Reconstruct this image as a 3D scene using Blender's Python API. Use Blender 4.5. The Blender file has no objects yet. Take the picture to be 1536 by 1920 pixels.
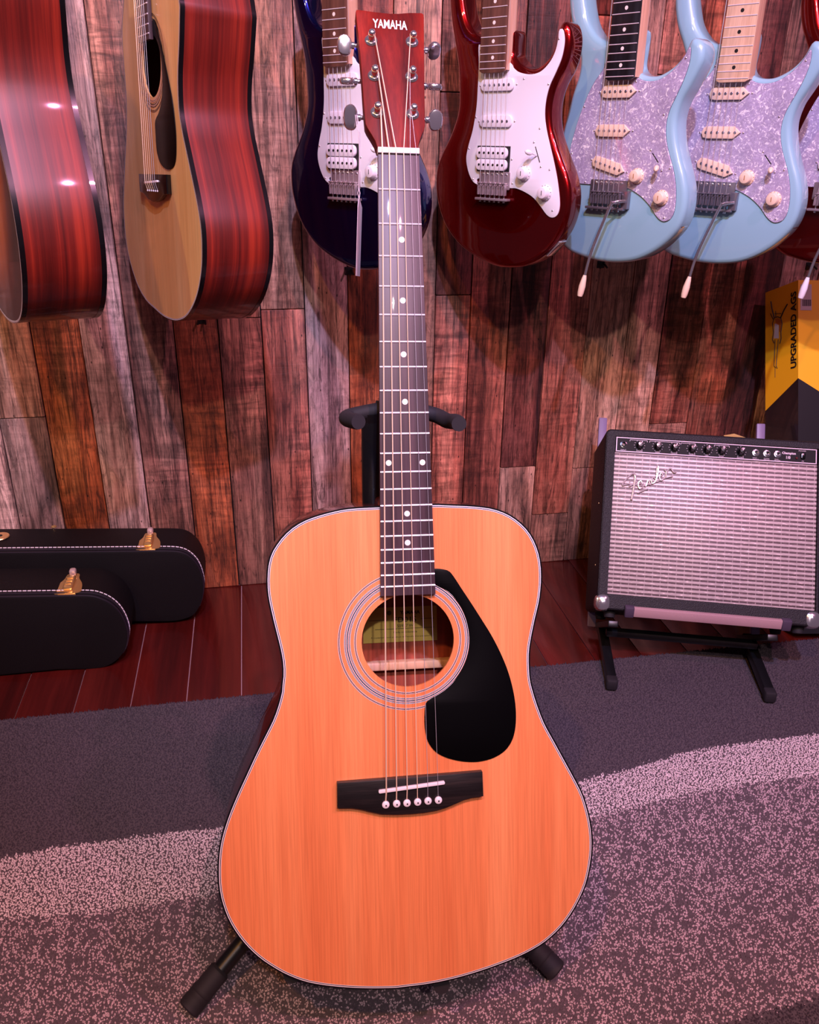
import bpy, bmesh, math, random
import numpy as np
from mathutils import Vector, Matrix
from mathutils.geometry import tessellate_polygon
random.seed(7); np.random.seed(7)
SC = bpy.context.scene
COL = SC.collection

# ------------------------------------------------------------------ camera
F, CX, CY = 1560.0, 768.0, 960.0
def nrm(v): return v/np.linalg.norm(v)
_U = nrm(np.array([44., 3453., 1560.]))
_B = np.array([-316., 730., -1560.]); _B = nrm(_B-_U*_B.dot(_U))
R = np.array([np.cross(_B, _U), _B, _U])          # world = R @ camera coordinates
H = .98
C = np.array([0, 0, H])
cam = bpy.data.cameras.new('camera'); camo = bpy.data.objects.new('camera', cam); COL.objects.link(camo)
cam.sensor_fit = 'HORIZONTAL'; cam.sensor_width = 36; cam.lens = F/1536*36; cam.clip_start = .02
M = Matrix([list(R[i])+[C[i]] for i in range(3)]+[[0, 0, 0, 1]])
camo.matrix_world = M
SC.camera = camo

# ------------------------------------------------------------------ world, lights, exposure
w = bpy.data.worlds.new('world'); SC.world = w; w.use_nodes = True
bg = w.node_tree.nodes['Background']; bg.inputs[0].default_value = (.50, .34, .46, 1); bg.inputs[1].default_value = .13
SC.view_settings.view_transform = 'Standard'; SC.view_settings.look = 'None'
SC.view_settings.gamma = 1; SC.view_settings.use_curve_mapping = False
SC.view_settings.exposure = 0.0
def spot(name, loc, target, col, power, angle=60, blend=.4, rad=.03):
    l = bpy.data.lights.new(name, 'SPOT'); l.color = col; l.energy = power; l.spot_size = math.radians(angle)
    l.spot_blend = blend; l.shadow_soft_size = rad
    o = bpy.data.objects.new(name, l); COL.objects.link(o); o.location = loc
    o.rotation_euler = (Vector(target)-Vector(loc)).to_track_quat('-Z', 'Y').to_euler()
    return o
spot('stage_light_pink', (.45, -.55, 2.6), (.35, 1.1, .3), (1, .40, .50), 125, 95, .6)
spot('stage_light_lavender', (.05, -.45, 2.65), (.5, 1.7, .95), (.50, .52, 1), 260, 62, .6)
spot('stage_light_amber', (-.55, -.45, 2.5), (.05, 1.0, .3), (1, .42, .10), 85, 80, .7)
spot('stage_light_rose', (1.2, -.3, 2.6), (.8, 1.2, .3), (1, .38, .66), 70, 80, .7)
spot('stage_light_white', (.15, -1.0, 2.3), (.2, 1.0, .45), (1, .76, .70), 80, 80, .7)
spot('stage_light_side', (-1.35, .05, 2.2), (-.15, 1.5, .85), (1, .74, .50), 42, 45, .6)
def area(name, loc, target, size, col, power):
    l = bpy.data.lights.new(name, 'AREA'); l.shape = 'RECTANGLE'; l.size, l.size_y = size; l.color = col; l.energy = power
    o = bpy.data.objects.new(name, l); COL.objects.link(o); o.location = loc
    o.rotation_euler = (Vector(target)-Vector(loc)).to_track_quat('-Z', 'Y').to_euler()
area('added_fill_panel', (.3, -1.2, 2.6), (.3, .6, .6), (1.4, .5), (.86, .74, 1), 9)  # unseen soft fill light, added so metal parts have something to reflect

# ------------------------------------------------------------------ pixel -> geometry helpers (points are found on real planes)
def ray(px, py): return R @ np.array([(px-CX)/F, (CY-py)/F, -1.])
def floor_at(px, py, z=0.):
    d = ray(px, py); return C+d*(z-H)/d[2]
def wall_at(px, py, Y):
    d = ray(px, py); return C+d*(Y/d[1])
class Pose:
    def __init__(s, o, u, v):
        s.o = np.array(o, float); s.u = nrm(np.array(u, float)); v = np.array(v, float)
        s.v = nrm(v-s.u*v.dot(s.u)); s.n = np.cross(s.u, s.v)
    def loc(s, px, py, h=0.):
        d = ray(px, py); q = s.o+s.n*h
        X = C+d*((q-C).dot(s.n)/d.dot(s.n))
        return (float((X-s.o).dot(s.u)), float((X-s.o).dot(s.v)))
    def tr(s, pts, h=0., off=(0, 0), k=1.): return [s.loc(off[0]+a/k, off[1]+b/k, h) for a, b in pts]
    def world(s, a, b, h): return s.o+s.u*a+s.v*b+s.n*h
    def matrix(s): return Matrix([[s.u[i], s.v[i], s.n[i], s.o[i]] for i in range(3)]+[[0, 0, 0, 1]])
def yaw_pose(o, phi, lean=0, roll=0):
    c, s_ = math.cos(math.radians(phi)), math.sin(math.radians(phi))
    u = np.array([c, -s_, 0]); n = np.array([-s_, -c, 0]); l = math.radians(lean)
    v = np.array([0, 0, 1.])*math.cos(l)-n*math.sin(l); r = math.radians(roll)
    return Pose(o, u*math.cos(r)+v*math.sin(r), v*math.cos(r)-u*math.sin(r))
def smooth(pts, n=160, closed=True):
    P = np.array(pts, float); N = len(P); out = []
    rng = range(N) if closed else range(N-1)
    for i in rng:
        if closed: p0, p1, p2, p3 = P[i-1], P[i], P[(i+1) % N], P[(i+2) % N]
        else: p0, p1, p2, p3 = P[max(i-1, 0)], P[i], P[i+1], P[min(i+2, N-1)]
        for t in np.linspace(0, 1, 8, endpoint=False):
            out.append(.5*((2*p1)+(-p0+p2)*t+(2*p0-5*p1+4*p2-p3)*t*t+(-p0+3*p1-3*p2+p3)*t**3))
    if not closed: out.append(P[-1])
    out = np.array(out); o2 = np.vstack([out, out[:1]]) if closed else out
    d = np.r_[0, np.cumsum(np.linalg.norm(np.diff(o2, axis=0), axis=1))]
    s = np.linspace(0, d[-1], n, endpoint=not closed)
    return np.stack([np.interp(s, d, o2[:, j]) for j in range(P.shape[1])], 1)
def area(p):
    p = np.array(p); q = np.roll(p, -1, 0); return float((p[:, 0]*q[:, 1]-q[:, 0]*p[:, 1]).sum())/2
def ccw(p):
    p = np.array(p, float); return p if area(p) > 0 else p[::-1]
def inset(p, d):
    p = ccw(p); a = p-np.roll(p, 1, 0); b = np.roll(p, -1, 0)-p
    a /= np.linalg.norm(a, axis=1)[:, None]+1e-12; b /= np.linalg.norm(b, axis=1)[:, None]+1e-12
    t = a+b; t /= np.linalg.norm(t, axis=1)[:, None]+1e-9
    nn = np.c_[-t[:, 1], t[:, 0]]; na = np.c_[-a[:, 1], a[:, 0]]
    cs = np.clip((nn*na).sum(1), .5, 1)
    Q = p+nn*(d/cs)[:, None]; E0 = b
    for _ in range(40):                     # untangle where the offset folds over itself
        e = np.roll(Q, -1, 0)-Q; bad = (e*E0).sum(1) <= .15*np.linalg.norm(np.roll(p, -1, 0)-p, axis=1)
        if not bad.any(): break
        m = bad | np.roll(bad, 1) | np.roll(bad, -1) | np.roll(bad, 2)
        Q[m] = ((np.roll(Q, 1, 0)+np.roll(Q, -1, 0))/2)[m]
    return Q
def rrect(cx, cy, w_, h_, r, seg=4, ang=0):
    pts = []
    for sx, sy, a0 in ((1, 1, 0), (-1, 1, 90), (-1, -1, 180), (1, -1, 270)):
        for i in range(seg+1):
            a = math.radians(a0+90*i/seg); pts.append((sx*(w_/2-r)+r*math.cos(a), sy*(h_/2-r)+r*math.sin(a)))
    ca, sa = math.cos(ang), math.sin(ang)
    return [(cx+x*ca-y*sa, cy+x*sa+y*ca) for x, y in pts]
def circ(cx, cy, r, n=24): return [(cx+r*math.cos(2*math.pi*i/n), cy+r*math.sin(2*math.pi*i/n)) for i in range(n)]

# ------------------------------------------------------------------ mesh builder
class MB:
    def __init__(s): s.v = []; s.f = []; s.m = []
    def add(s, vs, fs, mi=0):
        k = len(s.v); s.v += [tuple(map(float, q)) for q in vs]; s.f += [tuple(k+i for i in f) for f in fs]; s.m += [mi]*len(fs); return s
    def loft(s, outline, rings, mi=0, cap0=True, cap1=True):
        """rings: (inset, z[, func]) from back to front"""
        P = ccw(outline); n = len(P); vs = []; fs = []
        for ins, z in rings:
            Q = inset(P, ins) if ins else P
            for j in range(n): vs.append((Q[j][0], Q[j][1], z(P[j]) if callable(z) else z))
        for r in range(len(rings)-1):
            for j in range(n):
                a = r*n+j; b = r*n+(j+1) % n; fs.append((a, b, b+n, a+n))
        def cap(k):
            if n < 60: fs.append(tuple(range(k*n, k*n+n))); return
            for t_ in tessellate_polygon([[Vector((vs[k*n+j][0], vs[k*n+j][1], 0)) for j in range(n)]]): fs.append(tuple(k*n+i for i in t_))
        if cap0: cap(0)
        if cap1: cap(len(rings)-1)
        return s.add(vs, fs, mi)
    def prism(s, outline, z0, z1, bev=0, mi=0):
        if bev: return s.loft(outline, [(bev, z0), (bev*.3, z0+bev*.3), (0, z0+bev), (0, z1-bev), (bev*.3, z1-bev*.3), (bev, z1)], mi)
        return s.loft(outline, [(0, z0), (0, z1)], mi)
    def ring(s, outline, i0, i1, z, mi=0):
        A = inset(outline, i0) if i0 else ccw(outline); B = inset(outline, i1); n = len(A)
        return s.add([(*p, z) for p in A]+[(*p, z) for p in B], [(j, (j+1) % n, n+(j+1) % n, n+j) for j in range(n)], mi)
    def annulus(s, c, r0, r1, z, z0=None, mi=0, n=96):
        vs = []; fs = []
        for r in (r1, r0): vs += [(c[0]+r*math.cos(2*math.pi*i/n), c[1]+r*math.sin(2*math.pi*i/n), z) for i in range(n)]
        for i in range(n): fs.append((i, (i+1) % n, n+(i+1) % n, n+i))
        return s.add(vs, fs, mi)
    def box(s, c, size, M_=None, bev=0, mi=0):
        x, y, z = [d/2 for d in size]
        if bev:
            b = MB().prism(rrect(0, 0, size[0], size[1], min(bev*1.5, min(x, y)*.99), 3), -z, z, min(bev, z*.9)); vs = b.v; fs = b.f
        else:
            vs = [(sx*x, sy*y, sz*z) for sz in (-1, 1) for sx, sy in ((-1, -1), (1, -1), (1, 1), (-1, 1))]
            fs = [(3, 2, 1, 0), (4, 5, 6, 7), (0, 1, 5, 4), (1, 2, 6, 5), (2, 3, 7, 6), (3, 0, 4, 7)]
        if M_ is None: vs = [(v[0]+c[0], v[1]+c[1], v[2]+c[2]) for v in vs]
        else: vs = [tuple(Vector(c)+(M_ @ Vector(v))) for v in vs]
        return s.add(vs, fs, mi)
    def lathe(s, c, axis, prof, n=20, mi=0):
        """prof: (radius, distance along axis)"""
        ax = Vector(axis).normalized(); q = ax.to_track_quat('Z', 'Y').to_matrix(); vs = []; fs = []
        for r, t in prof:
            for i in range(n):
                a = 2*math.pi*i/n; vs.append(tuple(Vector(c)+q @ Vector((max(r, 1e-5)*math.cos(a), max(r, 1e-5)*math.sin(a), t))))
        for k in range(len(prof)-1):
            for i in range(n):
                a = k*n+i; b = k*n+(i+1) % n; fs.append((a, b, b+n, a+n))
        fs.append(tuple(range(n-1, -1, -1))); fs.append(tuple(range((len(prof)-1)*n, len(prof)*n)))
        return s.add(vs, fs, mi)
    def tube(s, path, r, n=12, mi=0):
        P = [Vector(p) for p in path]; m = len(P); rr = r if hasattr(r, '__len__') else [r]*m
        vs = []; fs = []; up = None
        for i in range(m):
            t = (P[min(i+1, m-1)]-P[max(i-1, 0)]).normalized()
            if up is None: up = t.orthogonal().normalized()
            up = (up-t*up.dot(t)).normalized(); sd = t.cross(up)
            for k in range(n):
                a = 2*math.pi*k/n; vs.append(tuple(P[i]+(up*math.cos(a)+sd*math.sin(a))*rr[i]))
        for i in range(m-1):
            for k in range(n):
                a = i*n+k; b = i*n+(k+1) % n; fs.append((a, b, b+n, a+n))
        fs.append(tuple(range(n-1, -1, -1))); fs.append(tuple(range((m-1)*n, m*n)))
        return s.add(vs, fs, mi)
    def text(s, txt, cx, cy, width, height, z, rot=0, ext=.0003, bold=0, mi=0, flip=False):
        cu = bpy.data.curves.new('t', 'FONT'); cu.body = txt; cu.size = 1; cu.offset = bold; cu.extrude = 0; cu.resolution_u = 3
        o = bpy.data.objects.new('t', cu); COL.objects.link(o); dg = bpy.context.evaluated_depsgraph_get()
        me = bpy.data.meshes.new_from_object(o.evaluated_get(dg)); bpy.data.objects.remove(o)
        V = np.array([v.co[:2] for v in me.vertices]); lo, hi = V.min(0), V.max(0); V = (V-(lo+hi)/2)/(hi-lo)
        V[:, 0] *= width; V[:, 1] *= height; ca, sa = math.cos(rot), math.sin(rot)
        W = np.c_[cx+V[:, 0]*ca-V[:, 1]*sa, cy+V[:, 0]*sa+V[:, 1]*ca, np.full(len(V), z)]
        s.add(W, [tuple(p.vertices) for p in me.polygons], mi); bpy.data.meshes.remove(me); return s
    def mesh(s, mats, ang=35):
        me = bpy.data.meshes.new('m'); me.from_pydata(s.v, [], s.f)
        for m in (mats if isinstance(mats, (list, tuple)) else [mats]): me.materials.append(m)
        me.polygons.foreach_set('material_index', s.m)
        bm = bmesh.new(); bm.from_mesh(me); bmesh.ops.recalc_face_normals(bm, faces=bm.faces); bm.to_mesh(me); bm.free()
        me.shade_smooth(); me.set_sharp_from_angle(angle=math.radians(ang)); me.update(); return me
    def build(s, name, mats, parent=None, ang=35, label=None, kind=None, cat=None, group=None):
        me = s.mesh(mats, ang); me.name = name
        return link(name, me, parent, label, kind, cat, group)
def link(name, me, parent=None, label=None, kind=None, cat=None, group=None):
    o = bpy.data.objects.new(name, me); COL.objects.link(o)
    if parent: o.parent = parent
    if label: o['label'] = label
    if kind: o['kind'] = kind
    if cat: o['category'] = cat
    if group: o['group'] = group
    return o
def thing(name, label, cat, mw=None, group=None):
    o = bpy.data.objects.new(name, None); o.empty_display_size = .05; COL.objects.link(o)
    if mw is not None: o.matrix_world = mw
    o['label'] = label; o['category'] = cat
    if group: o['group'] = group
    return o

# ------------------------------------------------------------------ materials
def lin(r, g, b): return tuple(((x/255)/12.92 if x/255 <= .04045 else ((x/255+.055)/1.055)**2.4) for x in (r, g, b))+(1,)
def base(name, col=(.8, .8, .8, 1), rough=.5, metal=0, coat=0, spec=.5, coat_rough=.04):
    m = bpy.data.materials.new(name); m.use_nodes = True; b = m.node_tree.nodes['Principled BSDF']
    b.inputs['Base Color'].default_value = col; b.inputs['Roughness'].default_value = rough; b.inputs['Metallic'].default_value = metal
    b.inputs['Coat Weight'].default_value = coat; b.inputs['Coat Roughness'].default_value = coat_rough; b.inputs['Specular IOR Level'].default_value = spec
    return m, m.node_tree, b
def N(nt, t, **kw):
    n = nt.nodes.new(t)
    for k, v in kw.items():
        if k in n.inputs: n.inputs[k].default_value = v
        else: setattr(n, k, v)
    return n
def coords(nt, scale, rnd=False, rot=(0, 0, 0)):
    tc = N(nt, 'ShaderNodeTexCoord'); mp = N(nt, 'ShaderNodeMapping'); mp.inputs['Scale'].default_value = scale; mp.inputs['Rotation'].default_value = rot
    nt.links.new(tc.outputs['Object'], mp.inputs['Vector'])
    if rnd:
        oi = N(nt, 'ShaderNodeObjectInfo'); ml = N(nt, 'ShaderNodeMath', operation='MULTIPLY'); ml.inputs[1].default_value = 47.0
        nt.links.new(oi.outputs['Random'], ml.inputs[0]); nt.links.new(ml.outputs[0], mp.inputs['Location'])
    return mp.outputs['Vector']
def ramp(nt, fac, stops, interp='LINEAR'):
    r = N(nt, 'ShaderNodeValToRGB'); e = r.color_ramp.elements; r.color_ramp.interpolation = interp
    while len(e) < len(stops): e.new(.5)
    for i, (p, c_) in enumerate(stops): e[i].position = p; e[i].color = c_
    nt.links.new(fac, r.inputs[0]); return r.outputs[0]
def noise(nt, vec, scale=1, detail=4, rough=.55, dist=0):
    n = N(nt, 'ShaderNodeTexNoise'); n.inputs['Scale'].default_value = scale; n.inputs['Detail'].default_value = detail
    n.inputs['Roughness'].default_value = rough; n.inputs['Distortion'].default_value = dist; nt.links.new(vec, n.inputs['Vector']); return n.outputs[0]
def mix(nt, fac, a, b, mode='MIX'):
    m = N(nt, 'ShaderNodeMix', data_type='RGBA', blend_type=mode)
    for sock, val in ((m.inputs[0], fac), (m.inputs[6], a), (m.inputs[7], b)):
        if hasattr(val, 'links'): nt.links.new(val, sock)
        else: sock.default_value = val
    return m.outputs[2]
def bump(nt, b, fac, strength=.3, dist=.001, coat=False):
    n = N(nt, 'ShaderNodeBump'); n.inputs['Strength'].default_value = strength; n.inputs['Distance'].default_value = dist
    nt.links.new(fac, n.inputs['Height']); nt.links.new(n.outputs[0], b.inputs['Normal'])
def white_lin(v): return (v, v, v, 1)
def wood(name, dark, mid, light, scale, rough=.4, coat=0, bumps=.15, rnd=False, fine=None, bd=.0006, coat_rough=.04):
    m, nt, b = base(name, mid, rough, 0, coat, coat_rough=coat_rough)
    v1 = coords(nt, scale, rnd); n1 = noise(nt, v1, 1, 5, .6, .4)
    c1 = ramp(nt, n1, [(.3, dark), (.5, mid), (.7, light)])
    v2 = coords(nt, fine or tuple(x*6 for x in scale), rnd); n2 = noise(nt, v2, 1, 3, .6)
    g = ramp(nt, n2, [(.3, white_lin(.72)), (.62, white_lin(1.0))])
    c2 = mix(nt, .75, c1, g, 'MULTIPLY'); nt.links.new(c2, b.inputs['Base Color'])
    if bumps: bump(nt, b, n2, bumps, bd)
    return m
def plain(name, rgb, rough=.5, metal=0, coat=0, spec=.5): return base(name, lin(*rgb), rough, metal, coat, spec)[0]

M_spruce = wood('spruce_amber', lin(226, 124, 72), lin(239, 142, 86), lin(248, 158, 100), (16, .5, 8), .36, .25, .10, fine=(520, 9, 40), bd=.0003, coat_rough=.15)
M_spruce2 = wood('spruce_pale', lin(226, 170, 104), lin(236, 184, 118), lin(242, 196, 132), (18, .6, 8), .3, .6, .05, fine=(420, 9, 40), bd=.0002)
M_mahog = wood('mahogany_gloss', lin(66, 12, 9), lin(112, 26, 17), lin(160, 46, 26), (3, .8, 60), .4, .55, .05, fine=(14, 12, 420), bd=.0002, coat_rough=.07)
M_mahog_dark = wood('mahogany_side_dark', lin(48, 16, 14), lin(78, 26, 20), lin(104, 38, 28), (3, .8, 60), .3, .8, .05, fine=(14, 12, 420))
M_head = wood('headstock_veneer', lin(74, 16, 13), lin(116, 27, 19), lin(150, 42, 27), (34, 2.0, 30), .5, 0, .05, fine=(420, 60, 300), bd=.0002)
M_head.node_tree.nodes['Principled BSDF'].inputs['Specular IOR Level'].default_value = .15
M_inner = wood('interior_mahogany', lin(120, 50, 36), lin(160, 72, 52), lin(184, 92, 66), (40, 2, 30), .6, 0, .05, fine=(300, 8, 100))
M_brace = plain('brace_spruce', (224, 176, 140), .6)
M_rose = wood('rosewood', lin(44, 32, 36), lin(66, 48, 54), lin(86, 64, 70), (60, 3, 60), .45, .1, .08, fine=(700, 12, 300))
M_rose2 = wood('rosewood_brown', lin(82, 52, 44), lin(106, 68, 56), lin(128, 84, 68), (60, 3, 60), .5, 0, .08, fine=(700, 12, 300))
M_ebony = wood('dark_bridge_wood', lin(10, 8, 9), lin(20, 15, 16), lin(44, 34, 32), (5, 90, 30), .45, .1, .3, fine=(30, 600, 300), bd=.0004)
M_blackfb = wood('black_fretboard', lin(16, 16, 20), lin(26, 26, 32), lin(40, 40, 46), (60, 3, 60), .4, .1, .05)
M_maple = wood('maple_neck', lin(214, 160, 128), lin(228, 178, 146), lin(238, 192, 160), (40, 2, 40), .35, .5, .03)
M_maplefb = wood('maple_fretboard', lin(216, 176, 140), lin(230, 194, 158), lin(240, 206, 172), (60, 4, 40), .3, .5, .03)
M_black = plain('black_gloss_plastic', (9, 9, 10), .18, 0, .2)
M_guard_blk = plain('pickguard_black', (3, 3, 4), .42, 0, 0, .12)
M_bind_blk = plain('binding_black', (10, 9, 12), .25, 0, .4)
M_white = plain('ivory_white', (235, 228, 232), .4)
M_bind_wht = plain('binding_white', (232, 226, 232), .35)
M_bone = plain('bone_nut', (240, 232, 236), .4)
M_dot = plain('dot_inlay', (240, 232, 222), .35)
M_chrome = plain('chrome', (232, 230, 236), .13, .92)
M_steel = plain('string_steel', (205, 205, 210), .35, .55)
M_bronze = plain('string_bronze', (250, 222, 190), .35, .35)
M_fret = plain('fret_nickel', (232, 226, 234), .35, .4)
M_nickel = plain('bridge_nickel', (206, 190, 196), .3, .75)
M_blacknk = plain('bridge_dark_nickel', (146, 142, 152), .3, .75)
M_brass = plain('latch_brass', (232, 190, 124), .28, .8)
M_guardw = plain('pickguard_white', (232, 232, 240), .35)
M_pickw = plain('pickup_cover_white', (236, 230, 238), .4)
M_cream = plain('aged_cream_plastic', (240, 212, 186), .4)
M_matte = plain('panel_black', (8, 8, 9), .6, 0, 0, .25)
M_rubber = plain('rubber_foam', (24, 20, 26), .75)
M_tube = plain('painted_steel_black', (14, 14, 17), .38)
M_label = plain('label_paper', (206, 186, 92), .7)
M_ink = plain('ink_black', (14, 12, 12), .6)
M_paper = plain('tag_paper', (236, 214, 226), .6)

def flake(name, c0, c1, metal=.9):
    m, nt, b = base(name, c1, .24, metal, 1); v = coords(nt, (900, 900, 900)); vo = N(nt, 'ShaderNodeTexVoronoi'); nt.links.new(v, vo.inputs['Vector'])
    nt.links.new(ramp(nt, vo.outputs['Distance'], [(0, c1), (.8, c0)]), b.inputs['Base Color']); return m
M_red = flake('candy_red', lin(110, 0, 4), lin(158, 2, 9))
M_blue = flake('dark_blue_metallic', lin(4, 6, 66), lin(8, 12, 104))
M_sonic = plain('pale_blue_gloss', (146, 192, 208), .3, 0, 1)
M_red2 = flake('candy_red_deep', lin(104, 0, 4), lin(150, 2, 8))
def pearl():
    m, nt, b = base('pearloid', lin(206, 200, 214), .22, 0, .7)
    n1 = noise(nt, coords(nt, (1, 1, 1)), 95, 3, .62, 2.6); n2 = noise(nt, coords(nt, (1, 1, 1)), 26, 3, .6); n3 = noise(nt, coords(nt, (1, 1, 1)), 210, 2, .5, 1.5)
    c1 = ramp(nt, n1, [(.46, lin(176, 166, 196)), (.585, lin(196, 188, 212)), (.63, lin(255, 252, 255))])
    c2 = ramp(nt, n2, [(.35, white_lin(.78)), (.6, white_lin(1))])
    c1 = mix(nt, .5, c1, ramp(nt, n3, [(.40, white_lin(.8)), (.62, white_lin(1.2))]), 'MULTIPLY')
    nt.links.new(mix(nt, .8, c1, c2, 'MULTIPLY'), b.inputs['Base Color'])
    return m
M_pearl = pearl()
def burst():
    m, nt, b = base('sunburst_top', lin(190, 90, 20), .4, 0, .15, .3); n = noise(nt, coords(nt, (20, .8, 8)), 1, 4)
    tc = N(nt, 'ShaderNodeTexCoord'); mp = N(nt, 'ShaderNodeMapping'); nt.links.new(tc.outputs['Object'], mp.inputs['Vector'])
    mp.inputs['Scale'].default_value = (5, 3.9, 0); mp.inputs['Location'].default_value = (0, -.1, 0)
    ln = N(nt, 'ShaderNodeVectorMath', operation='LENGTH'); nt.links.new(mp.outputs[0], ln.inputs[0])
    c = ramp(nt, ln.outputs['Value'], [(.35, lin(216, 120, 24)), (.62, lin(190, 84, 10)), (.80, lin(90, 30, 8)), (.95, lin(14, 8, 6))])
    nt.links.new(mix(nt, .6, c, ramp(nt, n, [(.3, white_lin(.6)), (.7, white_lin(1.1))]), 'MULTIPLY'), b.inputs['Base Color']); return m
M_burst = burst()

def plank_mat(name, dark, mid, light, saw=.4, knots=True):
    m, nt, b = base(name, mid, .6, 0, .10, coat_rough=.35)
    v = coords(nt, (11, 11, 1.5), True); n1 = noise(nt, v, 1, 6, .62, 1.1)
    c1 = ramp(nt, n1, [(.32, dark), (.47, mid), (.66, light)])
    vb = coords(nt, (7, 7, 4.0), True); nb = noise(nt, vb, 1, 3, .6, .7)
    c1 = mix(nt, .8, c1, ramp(nt, nb, [(.30, white_lin(.40)), (.50, white_lin(1.0)), (.68, white_lin(1.25))]), 'MULTIPLY')
    vf = coords(nt, (120, 120, 5), True); nf = noise(nt, vf, 1, 5, .7, .9)
    c1 = mix(nt, .75, c1, ramp(nt, nf, [(.38, white_lin(.30)), (.50, white_lin(1.0)), (.64, white_lin(1.3))]), 'MULTIPLY')
    vg = coords(nt, (46, 46, 13), True); ng = noise(nt, vg, 1, 8, .78, 1.6)
    c1 = mix(nt, .8, c1, ramp(nt, ng, [(.36, white_lin(.35)), (.50, white_lin(1.0)), (.66, white_lin(1.35))]), 'MULTIPLY')
    vl = coords(nt, (26, 26, 1.1), True); nl = noise(nt, vl, 1, 5, .7, 1.4)
    c1 = mix(nt, .8, c1, ramp(nt, nl, [(.470, white_lin(1)), (.497, white_lin(.18)), (.503, white_lin(.18)), (.520, white_lin(1))]), 'MULTIPLY')
    vs = coords(nt, (9, 9, 62), True, (0, .36, 0)); ns = noise(nt, vs, 1, 4, .62, .9)
    vm = coords(nt, (3, 3, 2), True); nm_ = noise(nt, vm, 1, 2, .5); 
    sw = mix(nt, ramp(nt, nm_, [(.42, white_lin(0)), (.58, white_lin(saw*1.5 if saw < .6 else .9))]), white_lin(1), ramp(nt, ns, [(.36, white_lin(.42)), (.50, white_lin(1.0)), (.66, white_lin(1.6))]))
    c1 = mix(nt, 1, c1, sw, 'MULTIPLY')
    if knots:
        vk = coords(nt, (9, 9, 4.5), True); vo = N(nt, 'ShaderNodeTexVoronoi'); nt.links.new(vk, vo.inputs['Vector'])
        c1 = mix(nt, 1, c1, ramp(nt, vo.outputs['Distance'], [(.03, white_lin(.06)), (.085, white_lin(1))]), 'MULTIPLY')
    nt.links.new(c1, b.inputs['Base Color'])
    ad = N(nt, 'ShaderNodeMath', operation='ADD'); nt.links.new(nf, ad.inputs[0]); nt.links.new(ns, ad.inputs[1])
    bump(nt, b, ad.outputs[0], .45, .002)
    return m
PL = dict(
    gray=plank_mat('plank_weathered_gray', lin(96, 66, 62), lin(172, 132, 120), lin(220, 184, 168), .25),
    red=plank_mat('plank_red_brown', lin(96, 44, 34), lin(168, 92, 72), lin(208, 132, 106), .5),
    tan=plank_mat('plank_tan', lin(124, 82, 66), lin(186, 132, 108), lin(224, 172, 146), .3),
    dark=plank_mat('plank_dark', lin(46, 22, 22), lin(110, 56, 48), lin(158, 92, 78), .4),
    orange=plank_mat('plank_orange_brown', lin(98, 44, 26), lin(170, 88, 52), lin(206, 124, 82), .4),
    brown=plank_mat('plank_gray_brown', lin(82, 48, 40), lin(150, 98, 82), lin(198, 142, 118), .6))
M_board = wood('floor_board_gloss', lin(58, 14, 12), lin(80, 20, 17), lin(100, 30, 24), (16, 1.2, 16), .25, .5, .04, True, fine=(160, 5, 100), bd=.0003, coat_rough=.12)

# ================================================================== SETTING
FZ = -.006
WY = 1.785
floor_o = MB().box((.4, .3, FZ-.02), (3.4, 3.0, .03)).build('floor', plain('seam_gleam', (196, 150, 150), .6), kind='structure')  # pale slab shows in the gaps, its colour imitates seams catching light
fm = MB().box((0, 0, -.004), (.1012, 2.98, .0085), bev=.0008).mesh(M_board)
for k in range(-10, 20):
    x0 = -.0697+.103*k
    o = link('floor_board', fm, floor_o); o.location = (x0+.0515, .3, FZ)
wall_o = MB().box((.35, WY+.035, 1.2), (3.3, .03, 2.44)).build('wall_back', plain('wall_batten', (20, 12, 12), .9), kind='structure')
edges = [-1.02, -.92, -.82, -.72, -.63, -.536, -.444, -.35, -.26, -.165, -.075, .015, .107, .199, .295, .389, .468, .557, .645, .74, .84, .926, 1.024, 1.111, 1.203, 1.30, 1.39, 1.48, 1.58, 1.68]
def jz(x, y): return float(wall_at(x, y, WY)[2])
cols = {  # column index -> (joint heights, kinds from the bottom)
    5: ([jz(60, 783), 1.25], ['gray', 'tan', 'gray']), 6: ([1.3], ['orange', 'brown']), 7: ([1.62], ['gray', 'gray']), 8: ([1.5], ['brown', 'red']),
    9: ([.72], ['orange', 'tan']), 10: ([jz(430, 597), 1.5], ['brown', 'tan', 'tan']), 11: ([jz(540, 580)], ['red', 'tan']), 12: ([1.4], ['gray', 'dark']), 13: ([.86], ['orange', 'red']),
    14: ([1.5], ['tan', 'tan']), 15: ([jz(840, 554), 1.06], ['red', 'dark', 'brown']), 16: ([1.3], ['red', 'brown']), 17: ([jz(960, 876)], ['tan', 'dark']),
    18: ([.13, 1.2], ['brown', 'red', 'dark']), 19: ([jz(1090, 878)], ['brown', 'tan']), 20: ([1.1], ['tan', 'red']), 21: ([jz(1250, 794)], ['brown', 'red']),
    22: ([1.02], ['red', 'dark']), 23: ([1.0], ['dark', 'brown']), 24: ([.9], ['gray', 'gray']), 25: ([.65], ['brown', 'red'])}
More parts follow.
